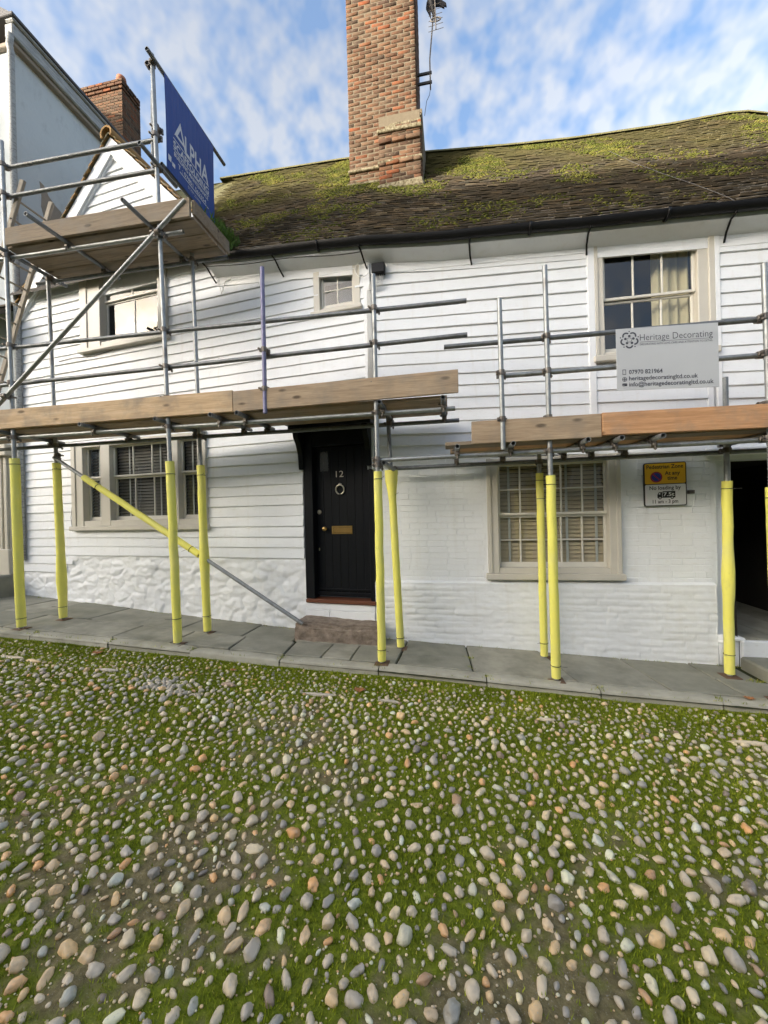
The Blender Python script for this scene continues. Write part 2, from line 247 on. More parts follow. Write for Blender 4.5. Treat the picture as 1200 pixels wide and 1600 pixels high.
# ------------------------------------------------------------------ mesh helpers
WL = {}                                   # world location of every object built
class MB:
    def __init__(s): s.v = []; s.f = []; s.a = []; s.tag = 0.0
    def add(s, vs, fs):
        k = len(s.v); s.v += [tuple(p) for p in vs]; s.f += [tuple(i + k for i in f) for f in fs]; s.a += [s.tag]*len(vs); return s
    def cbox(s, x0, x1, y0, y1, z0, z1, b=0.004, m=None, jit=0.0):
        c = ((x0+x1)/2, (y0+y1)/2, (z0+z1)/2); h = ((x1-x0)/2, (y1-y0)/2, (z1-z0)/2); b = min(b, min(h)*0.9)
        idx = {}; vs = []
        for sx in (-1, 1):
            for sy in (-1, 1):
                for sz in (-1, 1):
                    j = [random.uniform(-jit, jit) for _ in range(3)]
                    for ax in range(3):
                        sg = (sx, sy, sz); p = [c[i] + sg[i]*(h[i] - (b if i != ax else 0)) + j[i] for i in range(3)]
                        idx[(sx, sy, sz, ax)] = len(vs); vs.append(p)
        fs = []
        S = (-1, 1)
        for ax in range(3):
            o = [i for i in range(3) if i != ax]
            for sg in S:
                q = []
                for a, bb in ((-1, -1), (1, -1), (1, 1), (-1, 1)):
                    k = [0, 0, 0]; k[ax] = sg; k[o[0]] = a; k[o[1]] = bb; q.append(idx[(*k, ax)])
                fs.append(q)
            for a in S:
                for bb in S:
                    k0 = [0, 0, 0]; k0[o[0]] = a; k0[o[1]] = bb; k1 = list(k0); k0[ax] = -1; k1[ax] = 1
                    fs.append([idx[(*k0, o[0])], idx[(*k1, o[0])], idx[(*k1, o[1])], idx[(*k0, o[1])]])
        for sx in S:
            for sy in S:
                for sz in S: fs.append([idx[(sx, sy, sz, i)] for i in range(3)])
        ov = [Vector(p) for p in vs]; cc = Vector(c); res = []
        for f in fs:
            n = (ov[f[1]]-ov[f[0]]).cross(ov[f[2]]-ov[f[0]]); mid = sum((ov[i] for i in f), Vector())/len(f)
            res.append(f if n.dot(mid-cc) >= 0 else f[::-1])
        return s.add([m(*p) for p in vs] if m else vs, res)
    def tube(s, p0, p1, r, n=14, hollow=0.0, r1=None):
        p0, p1 = Vector(p0), Vector(p1); d = (p1-p0).normalized(); a = d.orthogonal().normalized(); b = d.cross(a); r1 = r if r1 is None else r1
        def ring(p, q): return [p + (a*math.cos(2*math.pi*i/n) + b*math.sin(2*math.pi*i/n))*q for i in range(n)]
        vs = ring(p0, r) + ring(p1, r1); fs = [(i, (i+1) % n, n+(i+1) % n, n+i) for i in range(n)]
        if hollow:
            vs += ring(p0, hollow) + ring(p1, hollow)
            fs += [(2*n+(i+1) % n, 2*n+i, 3*n+i, 3*n+(i+1) % n) for i in range(n)]
            fs += [(2*n+i, 2*n+(i+1) % n, (i+1) % n, i) for i in range(n)] + [(n+i, n+(i+1) % n, 3*n+(i+1) % n, 3*n+i) for i in range(n)]
        else: fs += [tuple(range(n))[::-1], tuple(range(n, 2*n))]
        return s.add(vs, fs)
    def sweep(s, pts, r, n=8, rad=None):
        pts = [Vector(p) for p in pts]; vs = []; fs = []
        a = (pts[1]-pts[0]).orthogonal().normalized()
        for i, p in enumerate(pts):
            d = (pts[min(i+1, len(pts)-1)] - pts[max(i-1, 0)]).normalized(); a = (a - d*a.dot(d)).normalized(); b = d.cross(a)
            q = rad[i] if rad else r
            vs += [p + (a*math.cos(2*math.pi*k/n) + b*math.sin(2*math.pi*k/n))*q for k in range(n)]
        for i in range(len(pts)-1):
            for k in range(n): fs.append((i*n+k, i*n+(k+1) % n, (i+1)*n+(k+1) % n, (i+1)*n+k))
        fs += [tuple(range(n))[::-1], tuple(range((len(pts)-1)*n, len(pts)*n))]
        return s.add(vs, fs)
    def prism(s, poly, fn, d0, d1):         # poly in 2-D, fn(u, v, d) -> point
        n = len(poly); vs = [fn(u, v, d0) for u, v in poly] + [fn(u, v, d1) for u, v in poly]
        fs = [tuple(range(n)), tuple(range(n, 2*n))[::-1]] + [(i, n+i, n+(i+1) % n, (i+1) % n) for i in range(n)]
        return s.add(vs, fs)
    def grid(s, us, vs_, fn):
        nu, nv = len(us), len(vs_); pts = [fn(u, v) for v in vs_ for u in us]
        return s.add(pts, [(j*nu+i, j*nu+i+1, (j+1)*nu+i+1, (j+1)*nu+i) for j in range(nv-1) for i in range(nu-1)])
    def mesh(s, name, mat, smooth=False, centre=None):
        v = np.array([tuple(p) for p in s.v], float); c = v.mean(0) if centre is None else np.array(centre, float)
        me = bpy.data.meshes.new(name); me.from_pydata((v-c).tolist(), [], s.f); me.materials.append(MATS[mat])
        if smooth: me.shade_smooth() if smooth is True else me.shade_smooth()
        if any(s.a):
            at = me.attributes.new('rnd', 'FLOAT', 'POINT'); at.data.foreach_set('value', np.array(s.a, np.float32))
        me.update(); return me, Vector(c)
    def build(s, name, mat, parent=None, smooth=False, fixn=False):
        me, c = s.mesh(name, mat, smooth)
        if fixn:
            import bmesh
            bm = bmesh.new(); bm.from_mesh(me); bmesh.ops.recalc_face_normals(bm, faces=bm.faces); bm.to_mesh(me); bm.free()
        return put(name, me, c, parent)
def put(name, me, loc, parent=None, rot=None, scale=None):
    o = bpy.data.objects.new(name, me); col.objects.link(o); loc = Vector(loc); WL[o] = loc
    if parent is not None: o.parent = parent; o.location = loc - WL[parent]
    else: o.location = loc
    if rot is not None: o.rotation_euler = rot
    if scale is not None: o.scale = scale
    return o
def tag(o, label, cat, group=None, kind=None):
    if label: o['label'] = label
    if cat: o['category'] = cat
    if group: o['group'] = group
    if kind: o['kind'] = kind
    return o
def thing(name, loc, label, cat, group=None): return tag(put(name, None, loc), label, cat, group)
def smooth_angle(o, ang=40):
    me = o.data; me.shade_smooth()
    try: me.set_sharp_from_angle(angle=R(ang))
    except Exception: pass
    return o
def interp(x, pts):
    if x <= pts[0][0]: (a, b), (c, d) = pts[0], pts[1]
    elif x >= pts[-1][0]: (a, b), (c, d) = pts[-2], pts[-1]
    else:
        for i in range(len(pts)-1):
            if pts[i][0] <= x <= pts[i+1][0]: (a, b), (c, d) = pts[i], pts[i+1]; break
    return b + (d-b)*(x-a)/(c-a)
def fbm(x, y, z=0.0, oct=4): return noise.fractal(Vector((x, y, z)), 0.9, 2.0, oct)
def text_mesh(body, size, mat, fn, width=None, depth=0.0, bold=0.0, align='LEFT'):
    cu = bpy.data.curves.new('txt', 'FONT'); cu.body = body; cu.size = size; cu.align_x = align; cu.offset = bold; cu.resolution_u = 3
    o = bpy.data.objects.new('txt', cu); col.objects.link(o); dg = bpy.context.evaluated_depsgraph_get(); dg.update()
    me = bpy.data.meshes.new_from_object(o.evaluated_get(dg)); v = [p.co.copy() for p in me.vertices]; f = [tuple(p.vertices) for p in me.polygons]
    bpy.data.objects.remove(o); bpy.data.curves.remove(cu); bpy.data.meshes.remove(me)
    k = 1.0
    if width:
        xs = [p.x for p in v]; k = width/(max(xs)-min(xs)); x0 = min(xs)
        v = [Vector(((p.x-x0)*k, p.y, 0)) for p in v]
    mb = MB(); mb.add([fn(p.x, p.y, depth) for p in v], f); return mb

# ------------------------------------------------------------------ the lie of the land
KX0, KY0, KK = -0.98, 4.87, 0.115           # the front wall bends at the corner board
def wallY(X): return KY0 + KK*(KX0-X) if X < KX0 else KY0
nl = Vector((-KK, -1, 0)).normalized()
def WLf(X, d, z): return Vector((X, KY0 + KK*(KX0-X), z)) + nl*d      # left front wall, d outwards
def WRf(X, d, z): return Vector((X, KY0 - d, z))                      # right front wall
KERB = [(-8, 0.36), (-5.54, 0.235), (-4, 0.160), (-3.16, 0.112), (-1.87, 0.043), (-0.75, 0.0), (0.3, -0.056), (1.33, -0.112), (2.33, -0.15), (5, -0.28)]
BASE = [(-8, 0.30), (-7.46, 0.272), (-6.31, 0.215), (-4.98, 0.155), (-3.7, 0.085), (-2.79, 0.045), (-2.08, 0.018), (-0.85, -0.017), (-0.08, -0.062), (0.68, -0.097), (1.41, -0.135), (2.1, -0.158), (2.79, -0.175), (5, -0.29)]
KY = 3.86
def pave_z(X, Y): t = (Y-KY)/(wallY(X)-KY); return interp(X, KERB)*(1-t) + interp(X, BASE)*t
def road_z(X, Y):
    z = interp(X, KERB) - 0.075
    z += 0.03*math.sin(max(0.0, min(1.0, (KY-Y)/6.5))*math.pi)
    return z

# far ground sheet
mb = MB(); mb.add([(-300, -300, 300*0.05-1.2), (300, -300, -300*0.05-1.2), (300, 300, -300*0.05-1.2), (-300, 300, 300*0.05-1.2)], [(0, 1, 2, 3)])
tag(mb.build('ground', 'asphalt'), 'dark ground sheet beneath the sloping street', 'ground', kind='structure')
# road bed
xs = list(np.linspace(-60, -8, 27)) + list(np.arange(-7.95, 5.0, 0.045)) + list(np.linspace(5.2, 60, 28))
ys = list(np.linspace(-3.6, -0.6, 12)) + list(np.arange(-0.55, KY-0.01, 0.045)) + [KY+0.05]
def moss_amt(x, y):
    v = 0.70 + 0.42*fbm(x*0.85+3, y*0.85, 1.7, 4) + 0.22*fbm(x*4, y*4, 9.1, 3) + 0.38*noise.noise(Vector((x*13, y*13, 5.5)))
    v += 0.25*max(0, (y-2.6))                                   # greener towards the kerb
    v -= 0.55*math.exp(-((x-0.15)**2/0.25 + (y-1.25)**2/0.20))  # trodden bare patches
    v -= 0.35*math.exp(-((x+1.6)**2/0.6 + (y-1.5)**2/0.25))
    v -= 0.3*math.exp(-((x-1.6)**2/0.3 + (y-1.9)**2/0.25))
    return max(0.0, min(1.0, v))
mb = MB(); mb.grid(xs, ys, lambda x, y: (x, y, road_z(x, y) + (0.010*fbm(x*3, y*3, 2, 3) + 0.007*fbm(x*14, y*14, 5, 3) if -8 < x < 5.1 and y > -0.7 else 0)))
me, c = mb.mesh('road', 'road_soil', True)
at = me.attributes.new('moss', 'FLOAT', 'POINT'); at.data.foreach_set('value', np.array([moss_amt(p[0], p[1]) if -8 < p[0] < 5.1 else 0.4 for p in mb.v], np.float32))
road = tag(put('road', me, c), 'mossy sloping street of rounded pebbles set in earth', 'road', kind='structure')

# pavement bed with slabs, kerb with stones
mb = MB(); px = list(np.linspace(-14, -8, 4)) + list(np.arange(-7.75, 5.6, 0.25)) + [8, 14]
mb.grid(px, [0, 0.25, 0.5, 0.75, 1.0], lambda x, t: (x, KY+0.02 + (wallY(x)+0.15-KY)*t, pave_z(x, KY + (wallY(x)-KY)*t) - 0.022))
pav = tag(mb.build('pavement', 'joint_dirt'), 'grey stone pavement climbing along the house front', 'pavement', kind='structure')
def slab(poly, gap=0.011, zoff=0.0):
    cx = sum(p[0] for p in poly)/len(poly); cy = sum(p[1] for p in poly)/len(poly)
    tilt = random.uniform(-.005, .005); tx = random.uniform(-.010, .010); ty = random.uniform(-.012, .012)
    def pt(p, inset, dz):
        v = Vector((p[0]-cx, p[1]-cy, 0)); L = v.length; v *= (L-inset)/L
        return (cx+v.x, cy+v.y, pave_z(cx+v.x, cy+v.y) + dz + tilt + tx*v.x + ty*v.y + zoff)
    n = len(poly); vs = [pt(p, gap, -0.03) for p in poly] + [pt(p, gap, -0.003) for p in poly] + [pt(p, gap+0.012, 0.004) for p in poly]
    fs = [tuple(range(2*n, 3*n))] + [(i, (i+1) % n, n+(i+1) % n, n+i) for i in range(n)] + [(n+i, n+(i+1) % n, 2*n+(i+1) % n, 2*n+i) for i in range(n)]
    return MB().add(vs, fs).build('paving_slab', 'paving_stone', pav)
KB = 4.015
jl = [-9.2, -8.3, -7.35, -6.45, -5.75, -4.95, -4.1, -3.3, -2.55, -1.88]
for i in range(len(jl)-1):
    a, b = jl[i], jl[i+1]; m0 = KB + 0.45*(wallY(a)-KB) ; m1 = KB + 0.45*(wallY(b)-KB); o = 0.16
    slab([(a, KB), (b, KB), (b-o*0.3, m1), (a-o*0.3, m0)])
    ja, jb = a-0.22-0.1*math.sin(i*2.1), b-0.22-0.1*math.sin(i*2.1+2.1)
    if i == len(jl)-2: jb = b-0.1
    slab([(ja, m0), (jb, m1), (jb, wallY(jb)+.02), (ja, wallY(ja)+.02)])
slab([(-1.88, KB), (-1.45, KB), (-1.45, 4.50), (-1.93, 4.50)]); slab([(-1.45, KB), (-1.12, KB), (-1.12, 4.50), (-1.45, 4.50)])
slab([(-1.12, KB), (-0.62, KB), (-0.60, 4.50), (-1.12, 4.50)]); slab([(-1.95, 4.50), (-0.60, 4.50), (-0.58, 4.88), (-1.98, 4.95)])
slab([(-0.62, KB), (0.18, 4.02), (0.16, 4.42), (-0.60, 4.30)]); slab([(-0.60, 4.30), (0.16, 4.42), (0.13, 4.86), (-0.58, 4.86)])
slab([(0.18, KB), (1.18, KB), (0.98, 4.86), (0.13, 4.86)]); slab([(1.18, KB), (2.0, KB), (1.85, 4.86), (0.98, 4.86)]); slab([(2.0, KB), (2.62, KB), (2.55, 4.86), (1.85, 4.86)])
slab([(2.62, KB), (3.5, KB), (3.5, 4.40), (2.58, 4.40)]); slab([(2.58, 4.40), (3.0, 4.40), (3.0, 4.86), (2.55, 4.86)]); slab([(3.5, KB), (4.6, KB), (4.6, 4.86), (3.5, 4.86)]); slab([(4.6, KB), (5.8, KB), (5.8, 4.86), (4.6, 4.86)])
mb = MB(); mb.grid(px, [0, 1], lambda x, t: (x, KY-0.01+0.15*t, interp(x, KERB)-0.03))
kerb = tag(mb.build('kerb', 'joint_dirt'), 'low worn stone kerb along the pavement edge', 'kerb', kind='structure')
kj = [-9.2, -8.1, -7.1, -6.05, -5.1, -4.0, -2.93, -1.86, -0.78, 0.3, 1.33, 2.33, 3.3, 4.35, 5.6]
for a, b in zip(kj[:-1], kj[1:]):
    dz = random.uniform(-.006, .008); dyy = random.uniform(-.012, .012); n = 9; vs = []; prof = [(0, -0.14), (0.0, -0.018), (0.008, -0.005), (0.022, 0.0), (0.125, 0.002), (0.138, -0.006), (0.142, -0.05)]
    for i in range(n):
        x = a+0.006 + (b-a-0.012)*i/(n-1); e = 0.012 if i in (0, n-1) else 0
        for (py, pz) in prof:
            j = 0.006*fbm(x*5, py*20, 3, 3); vs.append((x, KY + dyy + py + j, interp(x, KERB) + pz + dz + (0.005*fbm(x*7, py*9, 8, 2)) - (e*0.6 if pz > -0.01 else 0)))
    k = len(prof); fs = [(i*k+j, (i+1)*k+j, (i+1)*k+j+1, i*k+j+1) for i in range(n-1) for j in range(k-1)] + [tuple(range(k)), tuple((n-1)*k+j for j in range(k))[::-1]]
    smooth_angle(MB().add(vs, fs).build('kerb_stone', 'kerb_stone', kerb), 50)

# ------------------------------------------------------------------ the house
HB = (-1.0, 4.9, 0.0)
house = thing('house', HB, 'white weatherboarded cottage with mossy tiled roof and black front door', 'house')
# openings (outer edge of casing): x0, x1, z0, z1
ULW = (-5.95, -4.19, 4.33, 5.98); SMW = (-1.76, -1.10, 4.25, 4.84); LLW = (-6.24, -3.54, 1.42, 2.86); DOOR = (-1.97, -0.995, 0.10, 2.80)
URW = (1.70, 2.93, 3.29, 4.72); LRW = (0.43, 1.92, 0.76, 2.22); PAS = (2.86, 4.35, -0.3, 2.15)
def holed_wall(mb, x0, x1, z0, z1, holes, fn, d0, d1, inset=0.06):
    hs = [(a+inset, b-inset, c+inset, d-inset) for a, b, c, d in holes]
    gx = sorted(set([x0, x1] + [v for h in hs for v in h[:2] if x0 < v < x1])); gz = sorted(set([z0, z1] + [v for h in hs for v in h[2:] if z0 < v < z1]))
    for i in range(len(gx)-1):
        for j in range(len(gz)-1):
            cx, cz = (gx[i]+gx[i+1])/2, (gz[j]+gz[j+1])/2
            if any(h[0] < cx < h[1] and h[2] < cz < h[3] for h in hs): continue
            a, b, c, d = gx[i], gx[i+1], gz[j], gz[j+1]
            vs = [fn(x, dd, z) for dd in (d0, d1) for x, z in ((a, c), (b, c), (b, d), (a, d))]
            mb.add(vs, [(0, 1, 2, 3), (5, 4, 7, 6), (0, 4, 5, 1), (1, 5, 6, 2), (2, 6, 7, 3), (3, 7, 4, 0)])
GAP_X, GAP_Z, GS = -5.19, 7.62, 1.035            # gable apex and slope
mb = MB(); holed_wall(mb, -7.62, KX0, -0.3, 5.25, [ULW, SMW, LLW, DOOR], WLf, -0.012, -0.22)
mb.prism([(-7.3, 5.25), (-3.1, 5.25), (GAP_X, GAP_Z-0.2)], lambda u, v, d: WLf(u, d, v), -0.012, -0.22)
wallL = mb.build('front_wall', 'white_boards', house)
mb = MB(); holed_wall(mb, KX0, 5.6, -0.4, 4.98, [URW, LRW, PAS], WRf, -0.012, -0.22)
wallR = mb.build('front_wall', 'white_masonry', house)
mb = MB(); mb.cbox(-7.6, -7.4, 5.75, 10.8, -0.3, 5.3); mb.cbox(5.4, 5.6, 5.1, 10.8, -0.4, 4.9); mb.cbox(-7.4, 5.4, 10.6, 10.8, -0.4, 5.0)
mb.build('rear_wall', 'white_masonry', house)

# weatherboards: each course is split at openings, every length is a board of its own
def board(fn, xa, xb, z0, z1, par, tilt=0.0, sag=0.0):
    n = max(2, int((xb-xa)/0.35)+1); vs = []; L = xb-xa; th = random.uniform(0.026, 0.034); full = z1-z0; ph = random.uniform(0, 50)
    prof = [(0.0, 0.0), (th*0.72, 0.0), (th, 0.004), (th, 0.010), (0.004+th*0.2, full+0.006), (0.0, full+0.006)]
    for i in range(n):
        x = xa + L*i/(n-1); wz = 0.0035*math.sin(x*1.1+ph) + 0.0035*noise.noise(Vector((x*1.7, z0*3, 4))); wd = 0.004*noise.noise(Vector((x*1.3, z0*5, 9)))
        for (d, z) in prof: vs.append(fn(x, d + (wd if d else -0.004), z0 + z + (wz if z < 0.02 else 0) + tilt*(x-KX0)))
    k = len(prof); fs = [(i*k+j, (i+1)*k+j, (i+1)*k+j+1, i*k+j+1) for i in range(n-1) for j in range(k-1)] + [tuple(range(k)), tuple((n-1)*k+j for j in range(k))[::-1]]
    o = MB().add(vs, fs).build('board', 'white_boards', par, fixn=True); return smooth_angle(o, 35)
def courses(fn, zs, xspan, holes, par, tilt=0.0, joints=True):
    for z0, z1 in zs:
        xa, xb = xspan(z0, z1)
        if xb-xa < 0.1: continue
        pieces = []
        hz = [h for h in holes if h[2]-tilt*0 < z1 + tilt*((h[0]+h[1])/2-KX0) and h[3] > z0 + tilt*((h[0]+h[1])/2-KX0) and h[1] > xa and h[0] < xb]
        cuts = sorted(set([xa, xb] + [v for h in hz for v in h[:2] if xa < v < xb]))
        for a, b in zip(cuts[:-1], cuts[1:]):
            dz = tilt*((a+b)/2-KX0); segs = [(z0, z1)]
            for h in hz:
                if h[0] < (a+b)/2 < h[1]:
                    segs = [(p, min(q, h[2]-dz)) for p, q in segs if p < h[2]-dz] + [(max(p, h[3]-dz), q) for p, q in segs if q > h[3]-dz]
            for p, q in segs:
                if q-p > 0.02: pieces.append([a, b, p, q])
        merged = []
        for pc in pieces:
            if merged and abs(merged[-1][1]-pc[0]) < 1e-6 and merged[-1][2:] == pc[2:]: merged[-1][1] = pc[1]
            else: merged.append(pc)
        for a, b, p, q in merged:
            if joints and b-a > 3.4:
                j = a + (b-a)*random.uniform(0.35, 0.65); board(fn, a, j-0.0015, p, q, par, tilt); board(fn, j+0.0015, b, p+random.uniform(-.004, .004), q, par, tilt)
            else: board(fn, a, b, p, q, par, tilt)
E = 0.147
sh = 0.07
def shr(h, s=sh): return (h[0]+s, h[1]-s, h[2]+0.03, h[3]-s)
Lh = [shr(ULW), shr(SMW), shr(LLW, 0.05), (-1.99, 0, 0, 2.75)]
courses(WLf, [(0.99+E*i, 0.99+E*(i+1)) for i in range(int((5.35-0.99)/E)+1)], lambda a, b: (-7.58, -1.055) if b < 5.2 else (max(-7.58, GAP_X-(GAP_Z-a)/GS+0.03), -1.055 if a < 5.2 else -3.1), Lh, wallL)
zt = 0.99+E*(int((5.35-0.99)/E)+1)
courses(WLf, [(zt+E*i, zt+E*(i+1)) for i in range(14)], lambda a, b: (GAP_X-(GAP_Z-a)/GS+0.10, GAP_X+(GAP_Z-a)/GS-0.10), [shr(ULW)], wallL)
for z in (0.845, 0.70): board(WLf, -7.58, -6.3 if z > 0.8 else -6.45, z, z+E, wallL)
zr = 2.30
courses(WRf, [(zr+E*i, zr+E*(i+1)) for i in range(18)], lambda a, b: (-0.93, 5.55), [(1.64, 2.97, 2.30, 4.9)], wallR, tilt=-0.032)
courses(WRf, [(2.30+E*i, 2.30+E*(i+1)) for i in range(7)], lambda a, b: (1.70, 2.84), [(1.5, 3.0, 3.30, 5)], wallR, tilt=-0.028, joints=False)
# corner board, trims, eaves boards
mb = MB(); mb.cbox(-1.05, -0.96, -0.01, 0.045, 2.15, 4.86, 0.006, WLf); mb.build('corner_board', 'white_trim', house)
mb = MB(); mb.cbox(-0.955, -0.925, -0.01, 0.03, 2.2, 4.84, 0.005, WRf); mb.build('corner_board', 'white_trim', house)
mb = MB(); mb.cbox(1.62, 1.70, -0.01, 0.036, 2.22, 4.76, 0.006, WRf); mb.build('trim_board', 'white_trim', house)
mb = MB(); mb.cbox(2.84, 2.90, -0.01, 0.030, 2.20, 3.28, 0.006, WRf); mb.cbox(2.932, 2.985, -0.01, 0.036, 2.20, 4.74, 0.006, WRf); mb.build('trim_board', 'white_trim', house)
EAVE = [(-3.35, 5.20), (-2.14, 5.06), (-1.12, 4.93), (0.03, 4.82), (1.5, 4.75), (2.86, 4.69), (3.5, 4.67), (5.7, 4.60)]   # gutter height
mb = MB(); xs_ = list(np.linspace(-3.3, KX0, 8)) + list(np.linspace(KX0+0.02, 5.55, 16)); vs = []
for x in xs_:
    f = WLf if x < KX0 else WRf; z = interp(x, EAVE)
    for d, dz in ((0.028, -0.24), (0.028, -0.12), (0.20, -0.05), (0.20, 0.05), (0.0, 0.05), (0.0, -0.24)): vs.append(f(x, d, z+dz))
k = 6; mb.add(vs, [(i*k+j, (i+1)*k+j, (i+1)*k+(j+1) % k, i*k+(j+1) % k) for i in range(len(xs_)-1) for j in range(k)]); mb.build('eaves_board', 'white_trim', house, fixn=True)

# stone plinth on the left, painted rubble
def rubble(x, z):
    best = 9; sec = 9; h = 0
    for i in range(-1, 2):
        for j in range(-1, 2):
            cx, cz = math.floor(x/0.30)+i, math.floor(z/0.13)+j
            n1_ = noise.cell_vector(Vector((cx, cz, 3.3))); px_, pz_ = (cx+0.5+0.75*(n1_.x-.5))*0.30 + (0.15 if cz % 2 else 0), (cz+0.5+0.6*(n1_.y-.5))*0.13
            d = math.hypot((x-px_)/1.7, z-pz_)
            if d < best: sec = best; best = d; h = n1_.z
            elif d < sec: sec = d
    e = min(1, (sec-best)/0.035); e = e*e*(3-2*e); return 0.014*e*(0.3+1.0*h) + 0.017*fbm(x*4.5, z*9, 2, 5) + 0.007*fbm(x*14, z*34, 4, 4)
mb = MB(); gx = list(np.arange(-7.6, -1.96, 0.022)); gz = list(np.linspace(0, 1, 42))
mb.grid(gx, gz, lambda x, t: WLf(x, 0.0 + (rubble(x, z := (interp(x, BASE)-0.06 + (1.015-interp(x, BASE)+0.06)*t)))*(1 if t < 0.96 else 0.4), z) )
mb.build('stone_plinth', 'white_masonry', house, True)
# right plinth: limewashed brick, joints almost filled
def soft_brick(x, z, w_=0.232, h_=0.075, amp=0.010):
    r_ = math.floor(z/h_); xx = x/w_ + (0.5 if r_ % 2 else 0) + 0.15*noise.noise(Vector((r_*3.1, 0, 0))); fz = z/h_-r_; fx = xx-math.floor(xx)
    e = min(min(fz, 1-fz)*h_/0.012, min(fx, 1-fx)*w_/0.012, 1.0); q = noise.cell(Vector((math.floor(xx), r_, 5)))
    k = 0.35 + 0.65*max(0, min(1, 0.5+1.6*noise.noise(Vector((x*0.9, z*1.4, 7)))))
    return 0.9*amp*k*(e*e*(3-2*e)) + 0.003*q + 0.007*fbm(x*2.5, z*4, 1, 3) + 0.0035*fbm(x*9, z*20, 3, 4)
mb = MB(); gx = list(np.arange(-0.985, 2.875, 0.016)); gz = list(np.linspace(0, 1, 60))
def plin(x, t):
    zb = interp(x, BASE)-0.08; z = zb + (0.70-zb)*t + 0.006*noise.noise(Vector((x*2, 0, 3))); d = 0.045 + soft_brick(x, z)*1.1
    if t > 0.97: d = 0.048
    return WRf(x, d, z)
mb.grid(gx, gz, plin); mb.grid(gx, [0, 1], lambda x, t: WRf(x, 0.048*(1-t), 0.70+0.022*t+0.006*noise.noise(Vector((x*2, 0, 3))))); mb.grid([0, 1], gz, lambda t, q: WRf(2.859+0.001*t, 0.055*t, interp(2.86, BASE)-0.08+(0.70-interp(2.86, BASE)+0.08)*q))
mb.build('brick_plinth', 'white_masonry', house, True)
# painted bricks of the ground floor
bm_var = []
for k in range(6):
    mb = MB(); mb.cbox(-0.111, 0.111, -0.008, 0.008, -0.0335, 0.0335, 0.0032, None, 0.0022); bm_var.append(mb.mesh('brick', 'white_masonry', False, (0, 0, 0))[0])
    mb = MB(); mb.cbox(-0.052, 0.052, -0.008, 0.008, -0.0335, 0.0335, 0.0032, None, 0.0022); bm_var.append(mb.mesh('brick', 'white_masonry', False, (0, 0, 0))[0])
for me in bm_var: me.shade_smooth(); me.set_sharp_from_angle(angle=R(25))
nbr = 0
for r_ in range(21):
    z = 0.735 + r_*0.0752
    x = -0.975 + (0.118 if r_ % 2 else 0) + random.uniform(-.02, .02); first = True
    while x < 2.84:
        head = random.random() < 0.17 or (first and r_ % 2 == 1); wd = 0.108 if head else 0.230
        cx = x + wd/2; x += wd; first = False
        if x > 2.865:
            wd = wd-(x-2.862); cx = 2.862-wd/2; head = wd < 0.16
            if wd < 0.03: break
        if LRW[0]-0.02 < cx+wd*0.30 and cx-wd*0.30 < LRW[1]+0.02 and LRW[2] < z < LRW[3]+0.02: continue
        if cx < -0.90 and not head: pass
        dz_ = -0.012*(cx+0.98)*(r_/21.0)
        put('brick', bm_var[2*random.randrange(6)+(1 if head else 0)], WRf(cx, random.uniform(-0.0154, -0.0132), z+dz_), wallR, (random.uniform(-.03, .03), random.uniform(-.012, .012), random.uniform(-.015, .015)), ((wd-0.007)/(0.104 if head else 0.222), 1, random.uniform(0.95, 1.06))); nbr += 1

